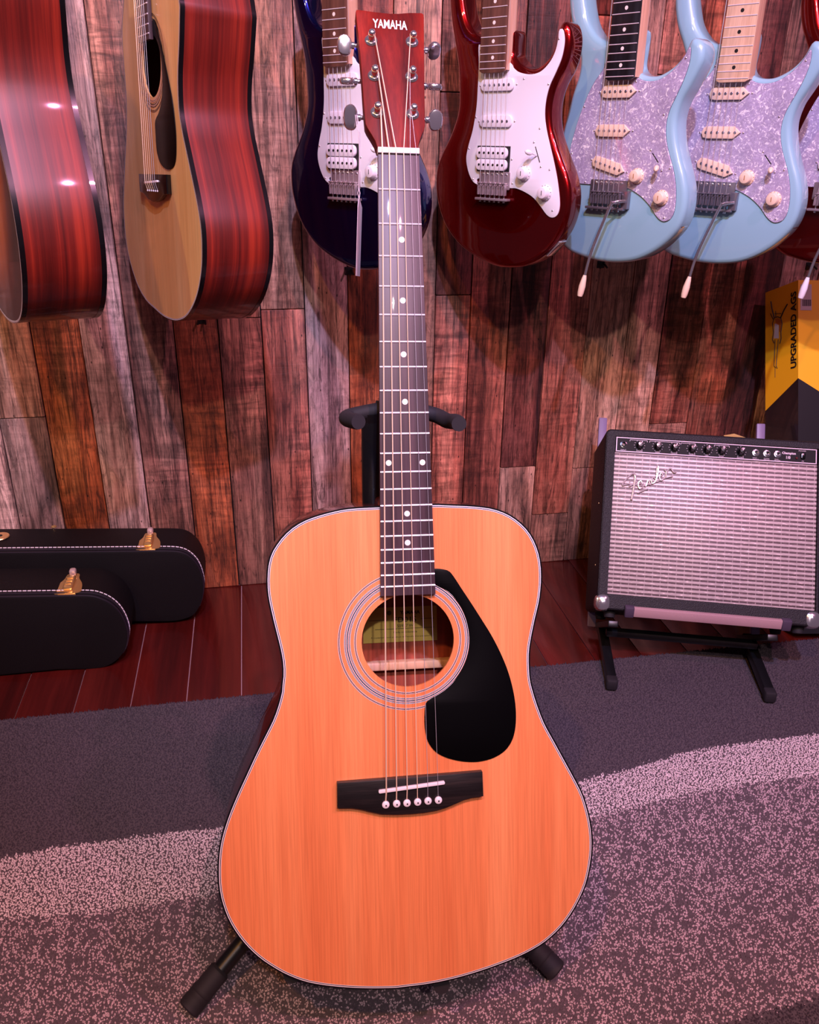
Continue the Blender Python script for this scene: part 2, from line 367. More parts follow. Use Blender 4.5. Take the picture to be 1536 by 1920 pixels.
for i in range(len(edges)-1):
    a, b_ = edges[i], edges[i+1]
    js, ks = cols.get(i, ([random.uniform(.5, 1.6)], random.choices(list(PL), k=2)))
    zs = [FZ]+list(js)+[2.4]
    for j in range(len(zs)-1):
        w_, h_ = b_-a-.0022, zs[j+1]-zs[j]-.0018; t = .018+random.uniform(-.0025, .0025)
        me = MB().box((0, 0, 0), (w_, h_, t), Matrix(((1, 0, 0), (0, 0, -1), (0, 1, 0))), bev=.0012).mesh(PL[ks[j % len(ks)]])
        o = link('plank', me, wall_o); o.location = ((a+b_)/2, WY+.018-t/2, (zs[j]+zs[j+1])/2)

# ------------------------------------------------------------------ rug (top of the pile at z ~ 0)
def rug():
    T = [floor_at(*p) for p in [(-120, 1352), (0, 1345), (200, 1322), (510, 1295), (997, 1249), (1260, 1226), (1402, 1213), (1536, 1200), (1700, 1186)]]
    b1 = [floor_at(*p) for p in [(-150, 1635), (0, 1607), (100, 1587), (250, 1567), (420, 1548), (1085, 1463), (1190, 1437), (1300, 1405), (1400, 1390), (1536, 1375), (1700, 1350)]]
    b2 = [floor_at(*p) for p in [(-150, 1730), (0, 1722), (150, 1712), (300, 1690), (410, 1675), (1110, 1530), (1260, 1495), (1400, 1468), (1536, 1452), (1700, 1430)]]
    b3 = [floor_at(*p) for p in [(900, 2040), (1100, 2000), (1350, 1922), (1536, 1868), (1700, 1830)]]
    f = lambda L: (np.array([p[0] for p in L]), np.array([p[1] for p in L]))
    X0, X1, Y0, Y1 = -.85, 1.45, .05, 1.345
    bm = MB().box(((X0+X1)/2, (Y0+Y1)/2, FZ+.0015), (X1-X0, Y1-Y0-.004, .003))
    m, nt, b = base('rug_backing', lin(84, 76, 80), .95, 0, 0, .1)
    rug_o = bm.build('rug', m, label='grey shag rug with a curved pale band, lying on the red floor', cat='rug')
    # pile: one tuft per ~3 mm, coloured by the woven bands
    sp = .0028
    gx, gy = np.meshgrid(np.arange(X0, X1, sp), np.arange(Y0, Y1, sp)); x = gx.ravel(); y = gy.ravel()
    keep = (y > .40) | (np.random.rand(len(x)) < .25); x = x[keep]; y = y[keep]; n = len(x)
    x = x+np.random.uniform(-.0018, .0018, n); y = np.minimum(y+np.random.uniform(-.0018, .0018, n), Y1+.002)
    y1 = np.interp(x, *f(b1)); y2 = np.interp(x, *f(b2)); y3 = np.interp(x, *f(b3), left=-1)
    jit = np.random.normal(0, .0025, n); yy = y+jit
    dark = yy > y1; pale = (yy <= y1) & (yy > y2); mot = (yy <= y2) & (yy > y3)
    cell = lambda q: (np.sin(np.floor(q[0]/.0046)*12.9898+np.floor(q[1]/.0046)*78.233)*43758.5453) % 1
    r = .75*cell((x+.0018*np.sin(y*900), y+.0018*np.sin(x*1100)))+.25*np.random.rand(n)
    col = np.zeros((n, 3))
    col[dark] = np.array(lin(64, 57, 64)[:3]); col[pale] = np.array(lin(206, 188, 190)[:3])
    mm = mot & (r < .45); col[mm] = np.array(lin(94, 81, 88)[:3]); mm = mot & (r >= .45); col[mm] = np.array(lin(182, 158, 164)[:3])
    dk = ~(dark | pale | mot); col[dk] = np.array(lin(58, 51, 58)[:3])
    col *= np.random.uniform(.78, 1.2, n)[:, None]
    ang = np.random.uniform(0, 2*np.pi, n); lean = np.random.uniform(0, .0028, n); la = np.random.uniform(0, 2*np.pi, n); hh = np.random.uniform(.0046, .0066, n)
    V = np.zeros((n, 4, 3))
    for k in range(3):
        V[:, k, 0] = x+.0026*np.cos(ang+k*2.094); V[:, k, 1] = y+.0026*np.sin(ang+k*2.094); V[:, k, 2] = FZ+.001
    V[:, 3, 0] = x+lean*np.cos(la); V[:, 3, 1] = y+lean*np.sin(la); V[:, 3, 2] = FZ+hh
    idx = np.arange(n)*4
    Fc = np.stack([np.stack([idx, idx+1, idx+3], 1), np.stack([idx+1, idx+2, idx+3], 1), np.stack([idx+2, idx, idx+3], 1)], 1).reshape(-1, 3)
    me = bpy.data.meshes.new('pile'); me.vertices.add(n*4); me.vertices.foreach_set('co', V.ravel())
    me.loops.add(len(Fc)*3); me.loops.foreach_set('vertex_index', Fc.ravel().astype(np.int32))
    me.polygons.add(len(Fc)); me.polygons.foreach_set('loop_start', np.arange(len(Fc), dtype=np.int32)*3); me.update(calc_edges=True)
    at = me.color_attributes.new('yarn', 'FLOAT_COLOR', 'POINT')
    cc = np.ones((n, 4, 4)); cc[:, :, :3] = col[:, None, :]; at.data.foreach_set('color', cc.ravel())
    me.shade_smooth()
    m, nt, b = base('rug_yarn', rough=.9, spec=.15); a = N(nt, 'ShaderNodeVertexColor', layer_name='yarn'); nt.links.new(a.outputs[0], b.inputs['Base Color'])
    me.materials.append(m); link('pile', me, rug_o, kind='stuff')
rug()

# ================================================================== ACOUSTIC GUITARS
def Z(off, k, pts): return [(off[0]+a/k, off[1]+b/k) for a, b in pts]
u_ = R @ nrm(np.array([.9906, .0269, -.1352])); v_ = R @ nrm(np.array([-.0204, .998, .055]))
P0 = Pose(C+ray(748, 285)*.87, u_, v_)
l0 = P0.loc(771, 1483); P0 = Pose(P0.world(l0[0], l0[1], 0), u_, v_)
MO = Z((480, 920), 4.8, [(1110, 140), (900, 150), (770, 165), (640, 195), (520, 230), (420, 270), (330, 325), (250, 395), (190, 470), (140, 550), (110, 640), (97, 740), (95, 850), (105, 960), (125, 1060), (150, 1170), (185, 1310), (210, 1410), (228, 1500), (238, 1580), (238, 1680), (225, 1780)])
MO += Z((380, 1300), 3.31, [(485, 0), (460, 90), (430, 170), (380, 270), (330, 370), (270, 500), (215, 620), (165, 740), (125, 860), (103, 960), (95, 1050), (94, 1120), (98, 1200), (115, 1290), (150, 1390), (200, 1480), (270, 1570), (350, 1645), (430, 1700), (520, 1750), (640, 1795), (780, 1820), (920, 1832), (1060, 1836), (1200, 1833)])
MO += Z((760, 1300), 3.31, [(0, 1826), (140, 1808), (280, 1780), (420, 1742), (560, 1695), (700, 1640), (820, 1578), (900, 1520), (980, 1440), (1050, 1340), (1110, 1220), (1140, 1120), (1158, 1010), (1162, 920), (1155, 830), (1135, 730), (1100, 620), (1050, 520), (990, 410), (930, 300), (870, 190), (830, 90)])
MO += Z((760, 920), 4.8, [(1160, 1820), (1130, 1700), (1120, 1560), (1122, 1440), (1140, 1320), (1175, 1150), (1210, 1000), (1228, 850), (1230, 740), (1222, 640), (1200, 540), (1160, 440), (1110, 360), (1050, 295), (980, 240), (900, 195), (800, 160), (700, 142), (560, 130), (400, 124), (245, 120)])
BODY = ccw(smooth([P0.loc(*p) for p in MO], 200))
def body_sym():
    c0 = np.array([0, .03]); d = BODY-c0; a = np.arctan2(d[:, 0], d[:, 1]); r = np.hypot(*d.T); o = np.argsort(a); a = a[o]; r = r[o]
    f = lambda x: np.interp((x+np.pi) % (2*np.pi)-np.pi, np.r_[a-2*np.pi, a, a+2*np.pi], np.r_[r, r, r])
    t = np.linspace(0, 2*np.pi, 240, endpoint=False); rs = (f(t)+f(-t))/2
    return ccw(smooth(np.c_[c0[0]+rs*np.sin(t), c0[1]+rs*np.cos(t)], 160))
BSYM = body_sym()
def depth(p): return -(.100+.014*min(1, max(0, (.31-p[1])/.53)))
FRY = [355.9, 420.3, 480.6, 537.2, 590.4, 640.9, 688, 732.3, 774, 813.1, 849.7, 884.6, 916.9, 947.6, 976.9, 1004.6, 1030.1, 1054.5, 1077.7, 1099]
HC = (0., .1655); HR = .0503
def soundboard(outline, hole_c, hr, mat, parent, holed=True):
    mb = MB(); O = ccw(outline); Hh = circ(hole_c[0], hole_c[1], hr, 64)
    tris = tessellate_polygon([[Vector((*p, 0)) for p in O], [Vector((*p, 0)) for p in Hh]])
    pts = list(map(tuple, O))+Hh; n = len(pts); no = len(O)
    vs = [(*p, 0) for p in pts]+[(*p, -.003) for p in pts]
    fs = [tuple(t) for t in tris]+[tuple(n+i for i in reversed(t)) for t in tris]
    fs += [(j, (j+1) % no, n+(j+1) % no, n+j) for j in range(no)]
    fs += [(no+j, no+(j+1) % 64, n+no+(j+1) % 64, n+no+j) for j in range(64)]
    return mb.add(vs, fs).build('soundboard', mat, parent)
def acoustic_shell(t, outline, dep, side_mat, top_mat, hole_c, hr, white_first=False):
    # rim (sides) with an inner wall, back, binding
    n = len(outline)
    MB().loft(outline, [(.0002, 0), (0, -.002), (0, lambda p: dep(p)+.002), (.0002, dep)], cap0=False, cap1=False).build('side_rim', side_mat, t)
    MB().loft(inset(outline, .003), [(0, -.003), (0, lambda p: dep(p)+.003)], cap0=False, cap1=False).build('side_lining', M_inner, t)
    MB().loft(inset(outline, .0005), [(0, dep), (0, lambda p: dep(p)+.003)]).build('back_panel', M_inner, t)
    soundboard(inset(outline, .0006), hole_c, hr, top_mat, t)
    b = MB()
    b.loft(outline, [(-.0004, -.0065), (-.0004, .0001)], 0, False, False)
    b.ring(outline, -.0004, .0013, .0003, 0).ring(outline, .0013, .0022, .0003, 1).ring(outline, .0022, .0030, .0003, 0).ring(outline, .0030, .0036, .0003, 1)
    b.loft(outline, [(-.0004, lambda p: dep(p)+.007), (-.0004, dep)], 0, False, False)
    b.build('binding', [M_bind_blk, M_bind_wht], t)
def rosette(t, c, s=1., hr=.0503):
    b = MB()
    def g(r0, r1, m, z=.00035): b.annulus(c, r0*s, r1*s, z, mi=m)
    for r0 in (.0562, .0736):
        for k_, (w0, m_) in enumerate(((.00045, 0), (.0005, 1), (.0004, 2), (.0005, 1), (.00045, 0))): g(r0, r0+w0, m_); r0 += w0
    r0 = .0624
    for w0, m_ in ((.0004, 0), (.0005, 1), (.0004, 0), (.0005, 1), (.0006, 2), (.0005, 0), (.0011, 1), (.0005, 0), (.0006, 2), (.0005, 1), (.0004, 0), (.0005, 1), (.0004, 0)): g(r0, r0+w0, m_); r0 += w0
    b.build('rosette', [M_bind_wht, M_bind_blk, plain('rosette_inlay', (206, 150, 130), .4)], t)
def string(t, pts, r, mat): MB().tube(pts, r, 6).build('string', mat, t)
def neck_mesh(x0, x1, y0, y1, hw0, hw1, top, thick, seg=12, ex=.75):
    vs = []; fs = []; n = seg+1
    for y, x, hw, th in ((y0, x0, hw0, thick), (y1, x1, hw1, thick*.86)):
        for i in range(n):
            a = math.pi*i/seg; vs.append((x-hw*math.cos(a), y, top-th*math.sin(a)**ex))
    for i in range(seg): fs.append((i, i+1, n+i+1, n+i))
    fs.append((0, n, 2*n-1, n-1)); fs.append(tuple(range(n))); fs.append(tuple(range(2*n-1, n-1, -1)))
    return MB().add(vs, fs)

def hero():
    P = P0
    t = thing('acoustic_guitar', 'acoustic guitar with orange spruce top and black pickguard, standing on the black tripod stand', 'guitar', P.matrix())
    acoustic_shell(t, BODY, depth, M_mahog_dark, M_spruce, HC, HR)
    rosette(t, HC)
    # interior: back braces and paper label
    for (pa, pb, hh) in (((0, 1245), (0, 1265), .016),):
        y = P.loc(765, 1247, -.092)[1]
        MB().box((0, y, -.098), (.262, .010, .018), bev=.002).build('back_brace', M_brace, t)
    la = P.loc(680, 1141, -.1); lb = P.loc(820, 1200, -.1)
    cx_, cy_ = (la[0]+lb[0])/2, (la[1]+lb[1])/2; ww, hh_ = lb[0]-la[0], la[1]-lb[1]
    zz = -.1045
    zb = depth((0, cy_))+.0035
    lo = MB().box((cx_, cy_, zb+.0002), (ww, hh_, .0005)).build('paper_label', M_label, t)
    tx = MB(); zt = zb+.0007
    tx.text('YAMAHA', cx_+.012, cy_+hh_*.34, ww*.27, hh_*.10, zt, bold=.03)
    tx.annulus((cx_-.013, cy_+hh_*.34), .0018, .0026, zt, n=16)
    for a in range(3): tx.box((cx_-.013+.0, cy_+hh_*.34, zt), (.0005, .0036, .0001), Matrix.Rotation(a*math.pi/3, 3, 'Z'))
    tx.text('FD01S', cx_+.006, cy_+hh_*.14, ww*.30, hh_*.15, zt); tx.text('50927 W', cx_+.006, cy_-.04*hh_, ww*.22, hh_*.09, zt)
    tx.text('Made in Indonesia', cx_+.006, cy_-.22*hh_, ww*.32, hh_*.05, zt); tx.text('A trademark and product of Yamaha Corporation', cx_, cy_-.36*hh_, ww*.8, hh_*.05, zt)
    for yy, xa, xb in ((.14, -.42, -.18), (.14, .28, .46), (-.12, -.34, .46), (.14, .28, .46)): tx.box((cx_+ww*(xa+xb)/2, cy_+hh_*yy, zt), (ww*(xb-xa), .0005, .0001))
    tx.build('printed_text', M_ink, lo)
    # pickguard
    pg = Z((600, 1040), 3.84, [(820, 100), (850, 101), (880, 103), (925, 115), (950, 140), (975, 175), (1020, 245), (1080, 335), (1160, 460), (1240, 590), (1310, 730), (1360, 860), (1395, 1000), (1410, 1130), (1405, 1250), (1380, 1340), (1330, 1410), (1250, 1460), (1160, 1485), (1080, 1490), (990, 1480), (900, 1455), (830, 1415), (780, 1350), (758, 1270), (752, 1180), (757, 1090), (768, 1058), (800, 1035), (850, 1010), (920, 960), (980, 890), (1030, 810), (1062, 720), (1075, 620), (1065, 520), (1035, 420), (985, 330), (920, 260), (832, 215), (815, 160)])
    MB().prism(smooth([P.loc(*p) for p in pg], 150), .0003, .0014, .0003).build('pickguard', M_guard_blk, t)
    # fretboard, neck
    hF = .0072
    a0 = P.loc(709, 287, hF); a1 = P.loc(786, 290, hF); e0 = P.loc(714, 1118, hF); e1 = P.loc(817, 1114, hF)
    yn = (a0[1]+a1[1])/2; ye = (e0[1]+e1[1])/2
    fb = MB().prism([(e0[0], ye), (e1[0], ye), (a1[0], yn), (a0[0], yn)], .0008, hF, .0004).build('fretboard', M_rose, t)
    edge = lambda y: (e0[0]+(a0[0]-e0[0])*(y-ye)/(yn-ye), e1[0]+(a1[0]-e1[0])*(y-ye)/(yn-ye))
    fys = [P.loc(760, q, hF)[1] for q in FRY]
    for y in fys:
        xa, xb = edge(y)
        vs = []; 
        MB().tube([(xa+.0003, y, hF+.0001), (xb-.0003, y, hF+.0001)], .00105, 8).build('fret', M_fret, fb)
    for q in ((753.5, 449.5), (755.5, 563.5), (757, 664.5), (759.5, 753.3), (729, 868), (792.3, 867), (763.5, 963), (764.5, 1017.5)):
        x, y = P.loc(*q, hF); MB().prism(circ(x, y, .0031, 20), hF-.0002, hF+.0002).build('fret_marker', M_dot, fb)
    yb = .3115
    neck_mesh((a0[0]+a1[0])/2, 0, yn, yb, (a1[0]-a0[0])/2-.0002, .0272, .0012, .0215).build('neck', M_mahog, t)
    MB().box((0, yb-.002, -.042), (.052, .02, .083), bev=.004).build('heel', M_mahog, t)
    nu = MB().prism([(a0[0]-.0002, yn), (a1[0]+.0002, yn), (a1[0]+.0002, yn+.0058), (a0[0]-.0002, yn+.0058)], -.001, .0098, .0006).build('nut', M_bone, t)
    # headstock, tilted back about the nut
    th = math.radians(11)
    v2 = P.v*math.cos(th)-P.n*math.sin(th); oh = P.world(0, yn+.003, -.0005)
    HP = Pose(oh, P.u, v2)
    Mh = P.matrix().inverted() @ HP.matrix()
    def hobj(mb, name, mats, parent, **k):
        mb.v = [tuple(Mh @ Vector(q)) for q in mb.v]; return mb.build(name, mats, parent, **k)
    hz = Z((600, 0), 5.908, [(640, 1642), (612, 1560), (572, 1490), (525, 1415), (505, 1370), (488, 1200), (472, 950), (450, 650), (420, 350), (402, 180), (396, 130), (404, 108), (430, 106), (600, 130), (780, 149), (870, 149), (1000, 139), (1125, 142), (1148, 155), (1153, 190), (1156, 600), (1160, 1000), (1165, 1390), (1155, 1440), (1122, 1510), (1096, 1590), (1086, 1655)])
    hp = [HP.loc(*p) for p in hz]
    hs = hobj(MB().prism(hp, -.0150, 0, .0008), 'headstock', M_head, t)
    lt = HP.loc(699, 40); rt = HP.loc(763.8, 44); ty = HP.loc(731, 36.5)[1]-HP.loc(731, 55)[1]
    lc = HP.loc(731.3, 46)
    hobj(MB().text('YAMAHA', lc[0], lc[1], rt[0]-lt[0], ty*.9, .0003, rot=math.atan2(rt[1]-lt[1], rt[0]-lt[0])*.4-.02, bold=.02), 'headstock_lettering', M_bone, hs)
    posts = Z((600, 0), 5.908, [(566, 448), (601, 838), (632, 1243), (1020, 465), (1015, 850), (1027, 1262)])
    knobs = Z((600, 0), 5.908, [(272, 500), (300, 898), (340, 1300), (1262, 562), (1262, 960), (1278, 1332)])
    kd = [(.0150, .0205, 22), (.0150, .0200, -53), (.0145, .0250, 42), (.0140, .0205, 78), (.0165, .0200, -53), (.0150, .0215, 30)]
    pts3 = []
    for i, (pp, kk) in enumerate(zip(posts, knobs)):
        x, y = HP.loc(*pp); kx, ky = HP.loc(*kk, -.022)
        tn = MB()
        tn.lathe((x, y, -.0002), (0, 0, 1), [(.0068, 0), (.0068, .0008), (.0062, .0014), (.0050, .0022), (.0046, .0024)], 24)
        tu = hobj(tn, 'tuner', M_chrome, t)
        hobj(MB().lathe((x, y, 0), (0, 0, 1), [(.0031, 0), (.0031, .0085), (.0026, .0095), (.0026, .0105), (.0034, .0115), (.0034, .0135), (.0022, .0150), (.0008, .0154)], 18), 'string_post', M_chrome, tu)
        sg = -1 if i < 3 else 1
        w_, h_, an = kd[i]; xs = kx-sg*w_*.5
        hobj(MB().box(((x+sg*.002), y, -.0205), (.016, .018, .010), bev=.002), 'gear_housing', M_chrome, tu)
        hobj(MB().lathe((x+sg*.008, ky, -.022), (sg, 0, 0), [(.0022, 0), (.0022, abs(xs-x)-.012), (.0036, abs(xs-x)-.011), (.0036, abs(xs-x)-.0085), (.0024, abs(xs-x)-.008)], 16), 'shaft', M_chrome, tu)
        kb = MB(); Rk = Matrix.Rotation(math.radians(an), 3, 'X')
        out = smooth([(-w_*.5, h_*.22), (-w_*.45, -h_*.3), (-w_*.2, -h_*.5), (w_*.25, -h_*.47), (w_*.5, -h_*.25), (w_*.52, h_*.2), (w_*.3, h_*.45), (-w_*.15, h_*.5)], 28)
        if sg < 0: out = np.c_[-out[:, 0], out[:, 1]]
        kb.loft(out, [(.0030, -.0034), (.0012, -.0030), (0, -.0012), (0, .0012), (.0012, .0030), (.0030, .0034)])
        kb.v = [tuple(Vector((kx, ky, -.022))+Rk @ Vector(q)) for q in kb.v]
        hobj(kb, 'tuner_button', M_chrome, tu)
        pts3.append((x, y))
    # bridge, saddle, pins, strings
    hB = .0080
    br = Z((600, 1400), 4.518, [(146, 312), (420, 290), (780, 262), (1130, 235), (1378, 214), (1386, 422), (1300, 432), (1230, 450), (1150, 485), (1080, 515), (1000, 540), (900, 558), (780, 570), (640, 576), (520, 572), (440, 555), (380, 540), (330, 530), (270, 522), (148, 523)])
    bo = MB().prism([P.loc(*p, hB) for p in br], .0002, hB, .0006).build('bridge', M_ebony, t)
    sa = P.loc(710, 1485.2, .0105); sb = P.loc(834.5, 1467.6, .0105)
    cxs, cys = (sa[0]+sb[0])/2, (sa[1]+sb[1])/2; L = math.hypot(sb[0]-sa[0], sb[1]-sa[1])
    MB().prism(rrect(cxs, cys, L, .0036, .0016, 4, math.atan2(sb[1]-sa[1], sb[0]-sa[0])), hB-.001, .0112, .0006).build('saddle', M_bone, bo)
    nx = [717.1, 730, 743, 757.1, 769.3, 780.4]; sx = [724.6, 743.9, 763.8, 782.8, 802.3, 821.3]; sy = [1484, 1481, 1478, 1475.7, 1472, 1470]
    px_ = [723.5, 743.9, 763.3, 783.3, 802.7, 822.2]; py_ = [1508.9, 1507, 1505.8, 1503.8, 1501.8, 1500.3]
    rads = [.00072, .00062, .00052, .00042, .00026, .00022]
    order = [2, 1, 0, 3, 4, 5]  # string -> tuner (left side: low E to the lowest post)
    order = [2, 1, 0, 3, 4, 5]
    for i in range(6):
        pn = P.loc(nx[i], 285, .0102); ps = P.loc(sx[i], sy[i], .0116); pp = P.loc(px_[i], py_[i], .0095)
        pin = MB().lathe((pp[0], pp[1], hB-.001), (0, 0, 1), [(.0030, 0), (.0038, .001), (.0042, .002), (.0039, .0033), (.0026, .0042), (.0006, .0045)], 20)
        pin = pin.build('bridge_pin', M_bone, bo)
        MB().lathe((pp[0]+.0002, pp[1]-.0003, hB+.0032), (0, 0, 1), [(.0009, 0), (.0009, .0006)], 12).build('pin_dot', M_ink, bo)
        x, y = pts3[order[i]]; dx = .0030 if i < 3 else -.0030
        top = Mh @ Vector((x+dx, y-.001, .0098)); wr = Mh @ Vector((x+dx*.3, y+.0032, .0098))
        nut_pt = (pn[0], yn+.003, .0103)
        string(t, [(pp[0], pp[1]+.002, hB+.0005), (ps[0], ps[1], .0117), (pn[0], yn+.001, .0103), nut_pt, tuple(top), tuple(wr)], rads[i]*1.15, M_bronze if i < 4 else M_steel)
        sp = [tuple(Mh @ Vector((x+.0034*math.cos(a), y+.0034*math.sin(a), .0095+.0008*a/6.28))) for a in np.linspace(0, 6.28*2, 24)]
        MB().tube(sp, .0004, 5).build('string_winding', M_bronze if i < 4 else M_steel, t)
    return t, HP
hero_o, HP = hero()

# price tag hanging by a thread from the lowest left tuner
def tag():
    top = HP.world(*HP.loc(672, 217, -.022), -.022)
    Yd = top[1]
    def at(px, py): return wall_at(px, py, Yd-.006)
    o = at(671, 372)
    t = thing('price_tag', 'narrow pink paper price tag hanging by a thread from the guitar tuner', 'tag', Matrix.Translation(Vector(top)))
    L = lambda p: tuple(np.array(p)-np.array(top))
    path = [L(at(x, y)) for x, y in ((670, 216), (672.5, 240), (674, 290), (673.5, 330), (673, 352), (675, 362), (673.5, 374))]
    path2 = [L(at(x, y)) for x, y in ((667, 216), (669, 240), (675.5, 250), (674.5, 290), (673.5, 330), (673, 352), (671, 362), (673.5, 374))]
    MB().tube(path, .0005, 6).tube(path2, .0004, 6).build('thread', M_paper, t)
    pl = MB(); a = np.array(L(at(673.5, 374))); b = np.array(L(at(670, 519)))
    ax = nrm(b-a); view = nrm(ray(672, 440)); s_ = nrm(np.cross(ax, view)); w1 = nrm(s_*.18+view*.98)
    n_ = nrm(np.cross(ax, w1)); Ln = np.linalg.norm(b-a)
    out = [(0, -.004), (.008, -.013), (Ln*.98, -.013), (Ln, .013), (.008, .013), (0, .004)]
    vs = [tuple(a+ax*p+w1*q+n_*h+s_*.004*math.sin(p/Ln*3)) for h in (-.0002, .0002) for p, q in out]
    n = len(out); pl.add(vs, [tuple(range(n-1, -1, -1)), tuple(range(n, 2*n))]+[(i, (i+1) % n, n+(i+1) % n, n+i) for i in range(n)])
    pl.build('card', M_paper, t)
tag()

# guitars hanging at the left
def hung_acoustic(P, outline, label, top_mat, dep, hole_c, hr, s=1., detail=True):
    t = thing('acoustic_guitar', label, 'guitar', P.matrix(), None)
    acoustic_shell(t, outline, dep, M_mahog, top_mat, hole_c, hr)
    hb = .008; fh = .0072
    yn, ye = .66*s, .2*s
    fb = MB().prism([(-.0285*s, ye), (.0285*s, ye), (.0215*s, yn), (-.0215*s, yn)], .0008, fh, .0004).build('fretboard', M_rose, t)
    for k in range(1, 21):
        y = yn-(yn-0)*(1-2**(-k/12)); hw = .0215*s+(.007*s)*(yn-y)/(yn-ye)
        if y > ye: MB().tube([(-hw, y, fh), (hw, y, fh)], .001, 6).build('fret', M_fret, fb)
    neck_mesh(0, 0, yn, .31*s, .0213*s, .027*s, .0012, .0215).build('neck', M_mahog, t)
    MB().box((0, .305*s, -.042), (.052, .02, .08), bev=.004).build('heel', M_mahog, t)
    MB().prism([(-.0215, yn), (.0215, yn), (.034, yn+.03), (.037, yn+.17), (-.037, yn+.17), (-.034, yn+.03)], -.0155, 0, .001).build('headstock', M_head, t)
    bo = MB().prism([(-.073, .012), (.073, .012), (.073, -.016), (.05, -.018), (.03, -.026), (0, -.030), (-.03, -.026), (-.05, -.018), (-.073, -.016)], .0002, hb, .0006).build('bridge', M_black, t)
    MB().prism(rrect(0, 0, .07, .0034, .0016, 3, .05), hb-.001, .0112, .0005).build('saddle', M_bone, bo)
    for i in range(6):
        x = -.0265+.0106*i
        MB().lathe((x, -.013, hb-.001), (0, 0, 1), [(.0016, 0), (.0017, .0015), (.001, .0022), (.0004, .0024)], 12).build('bridge_pin', M_bone, bo)
        string(t, [(x, -.012, hb), (x, 0, .0116), (-.0175+.007*i, yn, .0102), (-.017+.0068*i, yn+.05, .006)], [.0007, .0006, .0005, .00045, .0004, .0004][i], M_bronze if i < 4 else M_steel)
    return t
PB = yaw_pose((-.13947212, 1.49274553, .90719765), 67.8669, 3.2525, 1.813)
bf = Z((220, 0), 4.8, [(560, 0), (565, 150), (560, 400), (550, 650), (552, 850), (562, 1000), (590, 1180), (630, 1370), (670, 1560), (710, 1750)])+Z((220, 280), 4.8, [(745, 600), (762, 750), (768, 900), (765, 1050), (750, 1180), (725, 1300), (690, 1400), (645, 1480), (600, 1525), (540, 1545), (480, 1535), (410, 1500), (330, 1430), (260, 1360), (190, 1240), (140, 1100), (100, 950), (75, 800), (62, 640), (55, 480), (60, 300)])+Z((220, 0), 4.8, [(70, 1400), (80, 1200), (82, 1000), (75, 800), (60, 600), (45, 400), (42, 250), (50, 100)])
lb_ = [PB.loc(*p) for p in bf]
l1, r1 = lb_[-1], lb_[0]; cxb = (l1[0]+r1[0])/2
capt = [(l1[0]+.03, .300), (cxb-.06, .333), (cxb, .338), (cxb+.06, .333), (r1[0]-.03, .300)]
OB = ccw(smooth(lb_+capt, 200))
def depB(p): return -.112
gB = hung_acoustic(PB, OB, 'natural-top acoustic guitar with red mahogany side hanging on the wall, turned to the left', M_spruce2, depB, (.008, .170), .047)
pgB = [PB.loc(*p, .001) for p in Z((220, 0), 4.8, [(318, 175), (335, 180), (350, 215), (370, 300), (400, 430), (430, 570), (465, 740), (495, 900), (515, 1060), (528, 1230), (528, 1400), (515, 1480), (490, 1515), (460, 1525), (425, 1512), (390, 1470), (365, 1400), (352, 1320), (345, 1200), (342, 1090), (375, 1010), (400, 900), (408, 760), (400, 580), (380, 440), (350, 350), (320, 300)])]
MB().prism(smooth(pgB, 100), .0003, .0014, .0003).build('pickguard', M_guard_blk, gB)
b = MB()
for a in ((.052, .0535, 0), (.0535, .0545, 1), (.0545, .056, 0), (.058, .060, 1), (.060, .0615, 0), (.0615, .063, 1), (.067, .068, 1), (.069, .070, 1)): b.annulus((.008, .170), a[0]*.97, a[1]*.97, .0004, mi=a[2])
b.build('rosette', [M_maple, M_bind_blk], gB)
PA = yaw_pose((-.3726995, 1.4001688, .9345144), 67.2454, 1.7393, -3.2462)
gA = hung_acoustic(PA, BSYM, 'sunburst acoustic guitar at the left edge showing its tall red mahogany side', M_burst, depth, HC, HR)

